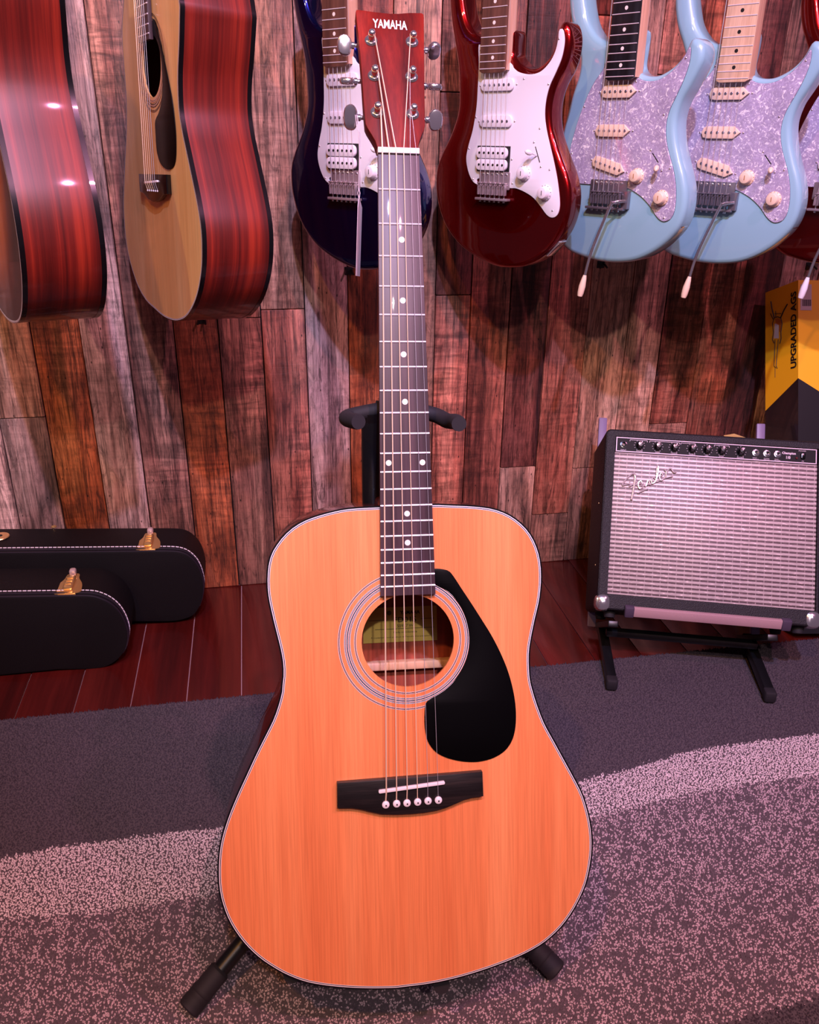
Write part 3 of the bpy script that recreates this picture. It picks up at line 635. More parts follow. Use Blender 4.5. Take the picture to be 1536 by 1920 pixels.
# ================================================================== ELECTRIC GUITARS
def fit_y(zero, top, L, phi):
    lo, hi = .5, 2.5
    for _ in range(50):
        m = (lo+hi)/2; P = yaw_pose(wall_at(*zero, m), phi)
        if P.loc(*top)[1] < L: lo = m
        else: hi = m
    return P
R3 = lambda L: Z((800, 0), 1145/310., L)
def screw(mb, x, y, z=.0022, r=.0017): mb.lathe((x, y, z), (0, 0, 1), [(r, 0), (r, .0004), (r*.6, .0012), (r*.1, .0015)], 10)
def strings_e(t, yb, x0, dx, yn, hy, zb=.012, zn=.016, top=.0175):
    for i in range(6):
        xb = x0+dx*i; xn = x0+dx*2.5+(i-2.5)*.0071
        string(t, [(xb, yb, zb), (xn, yn, top), (xn, yn+.06, top-.006)], [.0006, .0005, .00045, .0004, .0003, .0003][i], M_steel)
def neck_e(t, cx, ye, yn, hw, mat_fb, mat_neck, dots, zt=.0155, body_top=.310):
    fb = MB().prism([(cx-hw, ye+.003), (cx-hw+.006, ye), (cx+hw-.006, ye), (cx+hw, ye+.003), (cx+.0215, yn), (cx-.0215, yn)], zt-.0035, zt, .0004).build('fretboard', mat_fb, t)
    S_ = yn
    for k in range(1, 23):
        y = yn*2**(-k/12)
        if y > ye+.003:
            h2 = .0215+(hw-.0215)*(yn-y)/(yn-ye)
            MB().tube([(cx-h2+.0004, y, zt), (cx+h2-.0004, y, zt)], .0009, 6).build('fret', M_fret, fb)
    for k in (3, 5, 7, 9, 15, 17, 19, 21):
        y = yn*(2**(-k/12)+2**(-(k-1)/12))/2
        if y > ye+.004: MB().prism(circ(cx, y, .003, 16), zt-.0003, zt+.00025).build('fret_marker', dots, fb)
    n = neck_mesh(cx, cx, yn, ye+.004, .0213, hw-.0001, zt-.0035, .040, 20, .30)
    n.build('neck', mat_neck, t)
    hd = smooth([(cx-.0215, yn), (cx-.024, yn+.03), (cx-.045, yn+.06), (cx-.05, yn+.17), (cx-.02, yn+.19), (cx+.02, yn+.175), (cx+.03, yn+.12), (cx+.026, yn+.05), (cx+.0215, yn)], 50)
    MB().prism(hd, zt-.022, zt-.008, .001).build('headstock', mat_neck, t)
def body_e(t, outline, mat, th=.044):
    MB().loft(smooth(outline, 260), [(.009, -th), (.004, -th+.0018), (.001, -th+.005), (0, -th+.009), (0, -.009), (.001, -.005), (.0036, -.0018), (.009, 0)]).build('body', mat, t, ang=50)
def knob_e(t, x, y, mat, z=.0024):
    k = MB().lathe((x, y, z), (0, 0, 1), [(.0128, 0), (.0128, .0022), (.0105, .0042), (.0098, .0115), (.0090, .0130), (.0085, .0133)], 28).build('control_knob', mat, t)
    mk = MB()
    for i in range(10):
        a = math.radians(-50+i*28); mk.box((x+.0117*math.cos(a), y+.0117*math.sin(a), z+.0032), (.0018, .0008, .0006), Matrix.Rotation(a, 3, 'Z'))
    mk.box((x, y, z+.0134), (.0012, .0075, .0003)).build('dial_marks', M_ink if mat is M_pickw else plain('dial_gold', (160, 110, 50), .5), k)
def single_coil(t, c, ang, mat, w_=.070, h_=.019, z=.0022, top=.0068, angled=False):
    if angled: o = [(-w_/2, 0), (-w_/2+.004, h_*.42), (-w_/2+.012, h_/2), (w_/2-.012, h_/2), (w_/2, 0), (w_/2-.012, -h_/2), (-w_/2+.012, -h_/2), (-w_/2+.004, -h_*.42)]
    else: o = rrect(0, 0, w_, h_, h_*.42, 6)
    ca, sa = math.cos(ang), math.sin(ang); o = [(c[0]+x*ca-y*sa, c[1]+x*sa+y*ca) for x, y in o]
    p = MB().prism(o, z, top, .0012).build('pickup', mat, t)
    for i in range(6):
        x = (i-2.5)*.0104; q = (c[0]+x*ca, c[1]+x*sa)
        MB().lathe((*q, top-.0004), (0, 0, 1), [(.0023, 0), (.0023, .0010), (.0019, .0013)], 14).build('pole_piece', M_blacknk, p)
    sc = MB()
    for s_ in (-1, 1): screw(sc, c[0]+s_*(w_/2+.004)*ca, c[1]+s_*(w_/2+.004)*sa)
    sc.build('pickup_screws', M_nickel, p)
def tremolo(t, c, w_, mat, z=.001, cover=.0):
    x, y = c
    b = MB().prism(rrect(x, y+.010, w_, .030, .002, 3), z, z+.0032, .0005)
    b.prism(rrect(x, y-.0215, w_+.004, .0042, .001, 2), z, z+.0120, .0006)
    bo = b.build('bridge', mat, t)
    s_ = MB()
    for i in range(6): screw(s_, x+(i-2.5)*.0104, y+.0200, z+.0032, .0031)
    s_.build('mounting_screws', M_chrome, bo)
    for i in range(6):
        xx = x+(i-2.5)*.0106
        q = MB().box((xx, y-.004, z+.0075), (.0094, .021, .0035), bev=.0008)
        q.box((xx-.0031, y-.004, z+.0095), (.0022, .021, .006), bev=.0006).box((xx+.0031, y-.004, z+.0095), (.0022, .021, .006), bev=.0006)
        q.box((xx, y+.0055, z+.0095), (.0094, .0025, .008), bev=.0006)
        q.lathe((xx-.0028, y+.002, z+.004), (0, 0, 1), [(.0012, 0), (.0012, .0105)], 8).lathe((xx+.0028, y+.002, z+.004), (0, 0, 1), [(.0012, 0), (.0012, .0105)], 8)
        so = q.build('saddle', mat, bo)
        MB().lathe((xx, y-.0225, z+.007), (0, 1, 0), [(.0026, -.004), (.0026, 0), (.0014, .0002), (.0014, .012)], 10).build('intonation_screw', M_chrome, so)
def switch(t, a, b, tip, base_, mat):
    d = math.hypot(b[0]-a[0], b[1]-a[1]); an = math.atan2(b[1]-a[1], b[0]-a[0]); cx, cy = (a[0]+b[0])/2, (a[1]+b[1])/2
    s = MB().box((cx, cy, .0024), (d, .0014, .0006), Matrix.Rotation(an, 3, 'Z')).build('switch_slot', M_ink, t)
    tp = Vector(tip); bs = Vector(base_)
    MB().tube([bs, tp], .0009, 6).build('switch_lever', M_chrome, s)
    ax = (tp-bs).normalized()
    MB().lathe(tp-ax*.002, ax, [(.0022, 0), (.0040, .003), (.0046, .007), (.0036, .011), (.0014, .0135), (.0004, .014)], 16).build('switch_tip', mat, s)

# --- shape traced once on the red guitar and shared with the dark blue one
PHI = 53
PR = fit_y((922, 343), (931, 137), .176, PHI)
def locR(L, h=0): return [PR.loc(*p, h) for p in R3(L)]
OA = locR([(415, 250), (440, 222), (520, 205), (585, 205), (598, 230), (596, 300), (596, 375), (608, 396), (640, 434), (690, 468), (750, 470), (812, 430), (862, 362), (893, 282), (903, 212), (925, 162), (950, 143), (975, 165), (990, 220), (995, 290), (982, 380), (948, 480), (896, 580), (864, 680), (852, 780), (862, 900), (890, 1000), (925, 1100), (962, 1200), (985, 1300), (988, 1400), (972, 1500), (935, 1600), (870, 1705), (780, 1790), (680, 1842), (590, 1856), (480, 1848), (380, 1808), (280, 1748), (200, 1678), (130, 1580), (85, 1470), (60, 1350), (55, 1250), (65, 1150), (100, 1055), (150, 950), (188, 850), (212, 750), (215, 600), (208, 450), (185, 300), (162, 150), (150, 0), (152, -60), (168, -105), (195, -125), (225, -112), (243, -60), (250, 0), (258, 60), (276, 130), (305, 190), (345, 230)])
GA = locR([(360, 325), (375, 310), (425, 340), (500, 380), (585, 440), (600, 468), (640, 500), (720, 515), (790, 495), (850, 435), (890, 360), (912, 270), (917, 215), (932, 198), (948, 215), (955, 290), (935, 400), (895, 500), (850, 600), (825, 700), (818, 800), (830, 900), (852, 1000), (880, 1120), (905, 1250), (920, 1380), (918, 1450), (900, 1495), (865, 1507), (830, 1485), (790, 1430), (740, 1370), (680, 1330), (620, 1305), (568, 1298), (562, 1245), (540, 1238), (360, 1235), (352, 1275), (320, 1255), (290, 1190), (275, 1100), (290, 1010), (320, 900), (345, 750), (355, 600), (362, 450)], .002)
scrA = locR([(375, 348), (918, 268), (675, 545), (845, 583), (785, 890), (343, 812), (295, 1028), (323, 1240), (745, 985), (792, 1155), (853, 1175), (873, 1458), (595, 1270)], .002)
cP1 = locR([(490, 588)], .005)[0]; cP2 = locR([(478, 840)], .005)[0]; cHB = locR([(455, 1100)], .005)[0]
kA = locR([(682, 1200), (826, 1335)], .002); swA = locR([(755, 1015), (785, 1125)], .002); tipA = locR([(722, 1062)], .014)[0]; bsA = locR([(768, 1080)], .002)[0]
brA = locR([(452, 1300)], .010)[0]
def electric_hss(P, label, mat):
    t = thing('electric_guitar', label, 'guitar', P.matrix())
    body_e(t, OA, mat)
    MB().prism(smooth(GA, 260), .0002, .0023, .0004).build('pickguard', M_guardw, t)
    s = MB()
    for q in scrA: screw(s, *q)
    s.build('pickguard_screws', M_nickel, t)
    single_coil(t, cP1, 0, M_pickw); single_coil(t, cP2, 0, M_pickw)
    hb = MB().box((cHB[0]+.001, cHB[1], .003), (.072, .042, .0016)).build('humbucker', M_ink, t)
    for s_ in (-1, 1):
        c_ = (cHB[0], cHB[1]+s_*.0098)
        MB().prism(rrect(*c_, .068, .0186, .008, 6), .0035, .0095, .0012).build('bobbin', M_pickw, hb)
        pm = MB()
        for i in range(6): pm.lathe((c_[0]+(i-2.5)*.0104, c_[1], .0092), (0, 0, 1), [(.0020, 0), (.0020, .0010), (.0015, .0012)], 12)
        pm.build('pole_pieces', M_ink, hb)
    sc = MB(); screw(sc, cHB[0]+.041, cHB[1]); sc.build('pickup_screws', M_nickel, hb)
    for q in kA: knob_e(t, *q, M_pickw)
    switch(t, swA[0], swA[1], (*tipA, .014), (*bsA, .002), M_pickw)
    tremolo(t, (brA[0], brA[1]+.002), .068, M_nickel)
    neck_e(t, .001, .1755, .648, .0275, M_rose2, M_maple, M_dot)
    strings_e(t, brA[1]+.006, brA[0]-.0262, .0105, .648, 0)
    # output jack plate on the lower right edge
    q = PR.loc(*R3([(915, 1745)])[0], -.024); 
    MB().box((q[0]-.004, q[1]+.006, -.022), (.004, .036, .024), Matrix.Rotation(math.radians(-42), 3, 'Z'), bev=.001).build('jack_plate', M_chrome, t)
    return t
electric_hss(PR, 'metallic candy-red electric guitar with plain white pickguard hanging in the middle of the wall', M_red)
PBL = fit_y((644, 341), (638, 126), .176, 50)
electric_hss(PBL, 'dark blue electric guitar with white pickguard hanging behind the tuners of the standing guitar', M_blue)

# --- shape traced on the pale blue guitar with the dark fretboard
P1 = fit_y((1139.7, 361), (1162, 152), .176, 57)
def l1_(L, h=0): return [P1.loc(*p, h) for p in L]
OBd = l1_([(1143, 78), (1152, 60), (1170, 52), (1192, 52), (1198, 60), (1195, 90), (1191, 118), (1194, 131), (1201, 138), (1213, 142), (1229, 142), (1244, 136), (1261.6, 124), (1275.6, 109), (1285, 94), (1291, 80), (1297, 71), (1305, 71), (1314, 78), (1318, 92), (1316, 112), (1306, 135), (1291, 163), (1275, 192), (1266, 225), (1267, 262), (1274, 298), (1282, 330), (1286, 362), (1283, 395), (1272, 425), (1254, 448), (1231, 468), (1205, 483), (1180, 491), (1150, 493), (1120, 490), (1090, 482), (1064, 470), (1046, 448), (1036, 415), (1033, 375), (1036, 330), (1043, 290), (1052, 255), (1061, 215), (1072, 175), (1083, 140), (1086, 110), (1080, 80), (1071, 50), (1066, 20), (1065, -10), (1069, -32), (1077, -42), (1087, -34), (1093, -12), (1096, 10), (1101, 36), (1110, 56), (1122, 70)])
GBd = l1_([(1139.7, 105), (1135, 122), (1125.6, 137.5), (1114.7, 153), (1102, 178), (1093, 200), (1083.4, 226.6), (1075, 255), (1069, 279), (1066, 310), (1070, 336), (1084, 344), (1104, 346), (1135, 348), (1165, 351), (1184, 357), (1203, 370), (1218, 386.5), (1229, 404), (1237.4, 413), (1245.5, 416), (1255, 412.5), (1262, 403), (1266, 386.5), (1267.5, 367), (1266.7, 344), (1262.6, 318), (1257, 297), (1251, 272.6), (1248.5, 250), (1250, 226.6), (1257, 203), (1268, 180), (1279, 156), (1288, 133), (1293.6, 112.5), (1295.5, 96), (1294.5, 87), (1291, 90), (1284, 103), (1274, 118), (1260, 133), (1244, 145), (1229, 151), (1213, 152), (1200.6, 148), (1192, 140), (1178, 118), (1158, 106)], .002)
zz_ = Z((1060, 240), 6.144, [(988, 255), (1113, 490), (1208, 465), (700, 660), (1140, 1035), (233, 622), (76, 292)])+Z((1060, 0), 6.4, [(490, 765), (232, 1280), (1187, 1375), (852, 978), (1450, 695)])
scrB = l1_(zz_, .002)
pB = l1_([(1160, 171.5), (1148.5, 245), (1140.6, 311)], .005)
kB = l1_([(1196, 330), (1241.5, 371)], .002)
swB = l1_([(1224, 287), (1235, 305)], .002); tipB = l1_([(1232, 313)], .012)[0]; bsB = l1_([(1235, 305)], .002)[0]
brB = l1_([(1137, 366)], .008)[0]
def electric_sss(P, label, mat, fbm, dots, neckm, pmat, tdx=0.):
    t = thing('electric_guitar', label, 'guitar', P.matrix())
    body_e(t, OBd, mat)
    g = smooth(GBd, 260)
    MB().prism(g, .0002, .0012, 0, 1).loft(g, [(.0002, .0012), (.0010, .0023)], 0).build('pickguard', [M_pearl, M_bind_blk], t)
    s = MB()
    for q in scrB: screw(s, *q)
    s.build('pickguard_screws', M_nickel, t)
    single_coil(t, pB[0], .0, pmat, .070, .0195, angled=True); single_coil(t, pB[1], .0, pmat, .070, .0195, angled=True); single_coil(t, pB[2], -.24, pmat, .070, .0195, angled=True)
    for q in kB: knob_e(t, *q, pmat)
    switch(t, swB[0], swB[1], (*tipB, .012), (*bsB, .002), pmat)
    tremolo(t, (brB[0], brB[1]), .076, M_blacknk if mat is M_sonic else M_nickel)
    blk = MB().box((brB[0]+.040, brB[1]-.006, .006), (.012, .030, .010), bev=.001).build('arm_block', M_blacknk, t)
    a = P1.loc(1172, 377, .014); b_ = P1.loc(1146, 381, .034); c_ = P1.loc(1110.5, 468, .042); d_ = P1.loc(1096, 520, .046); e_ = P1.loc(1087, 556, .049)
    pth = [(*a, .014), ((a[0]+b_[0])/2, a[1]*.5+b_[1]*.5+.001, .026), (b_[0]+.002, b_[1]+.0005, .033), (b_[0], b_[1]-.003, .0345), (c_[0], c_[1], .042), (*d_, .046)]
    ar = MB().tube(smooth(pth, 30, False), .0026, 12).build('tremolo_arm', M_chrome, t)
    D = Vector((*e_, .049))-Vector((*d_, .046)); Ld = D.length
    MB().lathe((*d_, .046), D, [(.003, -.004), (.0044, .002), (.0062, Ld*.45), (.0058, Ld*.8), (.0046, Ld*.97), (.003, Ld)], 16).build('arm_tip', pmat, ar)
    neck_e(t, P1.loc(1161, 152, .0155)[0], .1765, .648, .0278, fbm, neckm, dots)
    strings_e(t, brB[1]+.006, brB[0]-.0262, .0105, .648, 0)
    q = P1.loc(1270, 442, -.02)
    MB().box((q[0]-.003, q[1]+.003, -.022), (.005, .040, .026), Matrix.Rotation(math.radians(-40), 3, 'Z'), bev=.002).build('jack_plate', M_chrome, t)
    return t
electric_sss(P1, 'pale blue electric guitar with dark fretboard, hanging right of the candy-red one', M_sonic, M_blackfb, M_dot, M_maple, M_cream)
P2 = fit_y((1336.5, 364), (1368, 156), .176, 53)
electric_sss(P2, 'pale blue electric guitar with light maple fretboard and black dots', M_sonic, M_maplefb, M_ink, M_maple, M_cream)
P3 = fit_y((1563, 366), (1598, 159), .176, 54)
electric_sss(P3, 'candy-red electric guitar with pearl pickguard, cut off by the right edge', M_red2, M_rose2, M_dot, M_maple, M_pickw)

# small black wall hooks peeping out below the guitars
for (x, y), lb in (((655, 509), 'small black wall hook below the dark blue guitar'), ((1130, 497), 'small black wall hook below the first pale blue guitar'), ((1523, 500), 'small black wall hook below the red guitar at the right edge'), ((378, 602), 'small black wall hook below the natural-top acoustic guitar')):
    w3 = wall_at(x, y, WY-.01)
    hk = MB().box((0, .012, 0), (.018, .006, .016), bev=.001).tube([(-.006, .008, .002), (-.007, -.004, -.002), (-.008, -.008, -.005)], .0022, 8).tube([(.006, .008, .002), (.007, -.004, -.002), (.008, -.008, -.005)], .0022, 8)
    o = hk.build('wall_hook', M_tube, label=lb, cat='hook', group='wall hooks under the hanging guitars'); o.location = w3

# ================================================================== GUITAR STAND
def stand():
    pole = np.array([.1235, .885])
    ft = [floor_at(352, 1893, .014), floor_at(1045, 1822, .014)]
    hub = np.array([pole[0], pole[1], .17])
    t = thing('guitar_stand', 'black tubular tripod guitar stand with foam yoke under the standing acoustic guitar', 'stand', Matrix.Translation((pole[0], pole[1], 0)))
    L = lambda p: (p[0]-pole[0], p[1]-pole[1], p[2])
    back = np.array([pole[0]+.03, pole[1]+.27, .014])
    for f_ in ft+[back]:
        d = nrm(f_-hub); a = f_-d*.052; b_ = f_+d*.0
        lg = MB().tube([L(hub), L(a)], .0108, 18).build('leg', M_tube, t)
        MB().lathe(L(a-d*.004), d, [(.0112, 0), (.0136, .003), (.0136, .028), (.0144, .030), (.0144, .034), (.0138, .035), (.0144, .038), (.0138, .040), (.0144, .043), (.0144, .054), (.0128, .056)], 24).build('rubber_foot', M_rubber, lg)
    MB().lathe(L(hub-np.array([0, 0, .03])), (0, 0, 1), [(.020, 0), (.024, .01), (.024, .05), (.017, .06), (.017, .075)], 20).build('hub', M_tube, t)
    MB().lathe(L(hub), (0, 0, 1), [(.0125, 0), (.0125, .53)], 20).build('pole', M_tube, t)
    # cradle arms under the body
    hb = np.array([pole[0], pole[1], .20])
    base_y = P0.loc(731, 1851)
    for px_, lx in ((548, 1828), (828, 1848)):
        e = P0.loc(px_, lx, -.012); tip = P0.world(e[0], e[1], -.012); bk = P0.world(e[0], e[1]-.004, -.10)
        MB().tube([L(x) for x in smooth([hb-np.array([0, 0, .03]), (hb*.4+bk*.6)-np.array([0, 0, .02]), bk, tip], 20, False)], .0095, 14).build('cradle_arm', M_rubber, t)
    # neck yoke
    y0 = P0.world(0, P0.loc(762, 765)[1]+.01, -.028)
    tl = P0.loc(672.5, 791, .012); tr_ = P0.loc(861, 795, .012)
    def w(a, b, h): return L(P0.world(a, b, h))
    yc = (tl[1]+tr_[1])/2
    MB().tube([(0, 0, .69), w(-.03, yc+.018, -.046)], .0125, 16).build('yoke_post', M_tube, t)
    left = [w(-.020, yc+.018, -.045), w(-.042, yc+.014, -.044), w(tl[0]-.008, yc+.010, -.038), w(tl[0]-.009, yc+.006, -.016), w(tl[0], tl[1], .012)]
    right = [w(-.025, yc+.020, -.046), w(.01, yc+.018, -.046), w(.04, yc+.012, -.044), w(tr_[0]-.005, yc+.004, -.030), w(tr_[0]+.001, yc+.002, -.012), w(tr_[0], tr_[1], .012)]
    for pth in (left, right): MB().tube(smooth(pth, 26, False), [.0085]*25+[.0080], 16).build('yoke_arm', M_rubber, t)
stand()

# ================================================================== AMPLIFIER ON ITS STAND
ua = R @ np.array([.992, -.074, .101]); va = R @ np.array([.075, .987, -.146])
ZA = 1.62
PAm = Pose(C+ray(1120, 1133)*ZA, ua, va)
A = lambda x, y, h=0.: PAm.loc(x, y, h)
K7 = lambda L: Z((1080, 780), 1536/456., L)
def amp():
    t = thing('guitar_amplifier', 'black combo guitar amplifier with silver grille cloth tilted back on a low stand', 'amplifier', PAm.matrix())
    m, nt, b = base('tolex_black', lin(17, 14, 20), .55, 0, 0, .35); v = coords(nt, (1, 1, 1)); vo = N(nt, 'ShaderNodeTexVoronoi'); vo.inputs['Scale'].default_value = 700; nt.links.new(v, vo.inputs['Vector']); bump(nt, b, vo.outputs['Distance'], .7, .0006)
    tl = A(1139, 800); bl = A(1116, 1142); tr_ = A(1545, 832); br = A(1536, 1176)
    W = (tr_[0]+br[0])/2-(tl[0]+bl[0])/2; x0 = (tl[0]+bl[0])/2; y0 = (bl[1]+br[1])/2; Ht = (tl[1]+tr_[1])/2-y0
    D = .185
    xc, yc = x0+W/2, y0+Ht/2
    out = rrect(xc, yc, W, Ht, .012, 5)
    gt = A(1345, 862)[1]; 
    gx0 = A(1146, 980)[0]; gx1 = A(1533, 1000)[0]; gy0 = A(1340, 1130)[1]; py1 = A(1340, 829)[1]; py0 = A(1340, 858)[1]
    fr = .012
    # cabinet shell with a recessed front
    c_ = MB().loft(out, [(.004, -D), (0, -D+.004), (0, -.004), (.0015, -.001), (.004, 0)], 0, True, False)
    inn = [(gx0, gy0), (gx1, gy0), (gx1, py1), (gx0, py1)]
    O2 = inset(out, .004); I2 = ccw(inn)
    tris = tessellate_polygon([[Vector((*p, 0)) for p in O2], [Vector((*p, 0)) for p in I2]])
    pts = [tuple(p) for p in O2]+[tuple(p) for p in I2]; c_.add([(*p, 0) for p in pts], [tuple(q) for q in tris])
    c_.loft(I2, [(0, -.016), (0, 0)], 0, True, False)
    c_.build('cabinet', m, t)
    # grille
    m2, nt, b = base('silver_grille_cloth', lin(190, 176, 186), .45, .15)
    v = coords(nt, (1, 1, 1)); sx = N(nt, 'ShaderNodeSeparateXYZ'); nt.links.new(v, sx.inputs[0])
    def stripe(out_, period, w0, w1):
        a = N(nt, 'ShaderNodeMath', operation='MULTIPLY'); a.inputs[1].default_value = 1/period; nt.links.new(out_, a.inputs[0])
        f = N(nt, 'ShaderNodeMath', operation='FRACT'); nt.links.new(a.outputs[0], f.inputs[0]); 
        return ramp(nt, f.outputs[0], [(0, white_lin(0)), (w0, white_lin(0)), (w1, white_lin(1)), (1-w0*.2, white_lin(1)), (1, white_lin(0))]), f.outputs[0]
    hs, hf = stripe(sx.outputs['Y'], .0086, .34, .46); vs_, vf = stripe(sx.outputs['X'], .0150, .84, .90)
    dk = mix(nt, vs_, lin(92, 76, 78), lin(178, 162, 160)); colr = mix(nt, hs, dk, lin(190, 174, 172))
    nn = noise(nt, coords(nt, (90, 420, 1)), 1, 2); colr = mix(nt, .8, colr, ramp(nt, nn, [(.35, white_lin(.75)), (.62, white_lin(1.05)), (.74, white_lin(2.4))]), 'MULTIPLY')  # noise puts bright sparkle glints into the cloth colour
    nt.links.new(colr, b.inputs['Base Color']); bump(nt, b, hs, .6, .0008)
    g = MB().box(((gx0+gx1)/2, (gy0+py0)/2, -.009), (gx1-gx0-.001, py0-gy0-.001, .008), bev=.001).build('grille', m2, t)
    # panel
    pw, ph = gx1-gx0-.004, py1-py0-.001; pcx, pcy = (gx0+gx1)/2, (py0+py1)/2
    pn = MB().box((pcx, pcy, -.008), (pw, ph, .006)).build('control_panel', M_matte, t)
    f = MB(); M_pink = plain('panel_trim_silver', (214, 196, 208), .4)
    for (a, b_, c1, d1) in ((pcx, pcy+ph/2-.0012, pw, .0018), (pcx, pcy-ph/2+.0012, pw, .0018), (pcx-pw/2+.0012, pcy, .0018, ph), (pcx+pw/2-.0012, pcy, .0018, ph)): f.box((a, b_, -.0045), (c1, d1, .002))
    f.build('panel_trim', M_pink, pn)
    tx = MB(); z_ = -.0048
    kn = K7([(405, 185), (520, 185), (625, 198), (738, 205), (832, 213), (925, 220), (1045, 232)])
    names = ['VOLUME', 'GAIN', 'VOLUME', 'TREBLE', 'MID', 'BASS', 'REVERB']
    angs = [-32, 8, -30, -35, 0, 0, -35]
    ky = pcy+.0005
    for (q, nm, an) in zip(kn, names, angs):
        x = A(*q)[0]
        kb = MB().lathe((x, ky, -.006), (0, 0, 1), [(.0075, 0), (.0070, .004), (.0058, .006), (.0054, .016), (.0046, .0172), (.001, .0174)], 20).build('control_knob', M_black, pn)
        d = Vector((-math.sin(math.radians(-an))*-1*-1, math.cos(math.radians(an)), 0)); a_ = math.radians(an)
        dirv = (math.sin(-a_), math.cos(a_))
        MB().tube([(x-.001*dirv[0], ky-.001, .0118), (x+.0048*dirv[0], ky+.0050*dirv[1], .0112), (x+.0062*dirv[0], ky+.0068*dirv[1], -.001)], .0008, 6).build('pointer_line', M_bone, kb)
        for i in range(11):
            aa = math.radians(-60+i*30); tx.box((x+.0102*math.cos(aa), ky+.0102*math.sin(aa), z_), (.0012, .0009, .0002))
        tx.text(nm, x, pcy-ph*.36, .0021*len(nm), .0022, z_)
    j0 = A(*K7([(305, 172)])[0])[0]
    for q, nm in (((305, 172), 'INPUT'), ((1142, 220), 'FOOT\nSWITCH'), ((1212, 228), 'EXTERNAL\nSPKR OUT'), ((1280, 232), 'HEAD\nPHONES')):
        x = A(*K7([q])[0])[0]
        mj = M_black if nm == 'INPUT' else M_chrome
        MB().lathe((x, ky, -.006), (0, 0, 1), [(.0068, 0), (.0068, .002), (.0050, .0022), (.0048, .006), (.0034, .0062), (.0032, .001)], 18).build('jack_socket', mj, pn)
        tx.text(nm, x, pcy-ph*.36, .011, .0022 if '\n' not in nm else .0042, z_)
    x = A(*K7([(1352, 225)])[0])[0]; tx.text('Champion', x, pcy+.0035, .026, .0062, z_, bold=.04); tx.text('110', x-.001, pcy-.0045, .008, .006, z_, bold=.04)
    x = A(*K7([(1440, 240)])[0])[0]; tx.text('POWER', x-.001, pcy+ph*.34, .014, .0022, z_); tx.text('ON', x, pcy-ph*.34, .004, .0022, z_)
    for (xa, xb) in ((345, 455), (470, 660), (668, 760), (880, 975)):
        a_, b_ = A(*K7([(xa, 150)])[0])[0], A(*K7([(xb, 150)])[0])[0]; tx.box(((a_+b_)/2, pcy+ph*.36, z_), (b_-a_, .0007, .0002)); tx.box((a_, pcy+ph*.30, z_), (.0007, .003, .0002)); tx.box((b_, pcy+ph*.30, z_), (.0007, .003, .0002))
    tx.build('panel_printing', M_pink, pn)
    MB().box((x, pcy, -.004), (.008, .012, .006), bev=.001).build('rocker_switch', M_black, pn)
    MB().lathe((x-.012, pcy-.005, -.006), (0, 0, 1), [(.0022, 0), (.0022, .003), (.001, .004)], 12).build('pilot_lamp', plain('lamp_red', (90, 20, 24), .3), pn)
    # script badge
    zb = -.001
    q7 = lambda L: [(*A(1120+a/7.314, 790+b_/7.314, zb), zb) for a, b_ in L]
    strokes = [([(345, 870), (375, 820), (430, 760), (480, 722), (515, 725), (540, 745)], .0014), ([(520, 735), (522, 800), (505, 900), (485, 1010), (470, 1075)], .0022), ([(440, 890), (490, 862), (545, 820)], .0016),
               ([(575, 850), (610, 845), (600, 815), (570, 835), (565, 885), (590, 925), (640, 880)], .0013), ([(630, 850), (640, 870), (665, 890), (680, 850), (700, 800), (715, 830), (725, 870), (755, 835)], .0013),
               ([(800, 790), (770, 770), (745, 810), (755, 850), (790, 830), (820, 760), (835, 690), (835, 615), (822, 640), (815, 740), (820, 830), (850, 800)], .0014), ([(855, 760), (895, 735), (885, 705), (860, 735), (860, 790), (890, 805), (930, 760)], .0013),
               ([(922, 662), (948, 690), (940, 765)], .0016), ([(940, 750), (955, 700), (985, 655), (1015, 650), (1035, 680), (1060, 700), (1088, 690)], .0014), ([(555, 985), (640, 945), (700, 925)], .0012), ([(450, 820), (455, 822)], .0022)]
    bd = MB()
    for L, r in strokes: bd.tube(smooth(q7(L), max(6, 5*len(L)), False), r, 8)
    bd.tube(smooth(q7([(345, 880), (440, 860), (600, 880), (760, 850), (900, 790), (1040, 750)]), 16, False), .0010, 6)
    bd.build('script_badge', plain('badge_chrome', (240, 226, 230), .22, .55), t)
    # chrome corners, feet
    for cx_, s_ in ((x0, 1), (x0+W, -1)):
        k = MB().box((cx_+s_*.012, y0+.014, -.013), (.030, .034, .032), bev=.008); k.build('corner_cap', M_chrome, t)
        MB().lathe((cx_+s_*.03, y0+.001, -.03), (0, -1, 0), [(.011, 0), (.012, .004), (.010, .014), (.006, .015)], 16).build('foot', M_rubber, t)
        MB().lathe((cx_+s_*.03, y0+.001, -D+.03), (0, -1, 0), [(.011, 0), (.012, .004), (.010, .014), (.006, .015)], 16).build('foot', M_rubber, t)
    for yy in (Ht*.25, Ht*.6): MB().lathe((x0+.0005, y0+yy, -.05), (-1, 0, 0), [(.002, 0), (.002, .001), (.0005, .0016)], 10).build('side_screw', M_brass, t)
    return x0, y0, W, Ht, D
ax0, ay0, aW, aH, aD = amp()
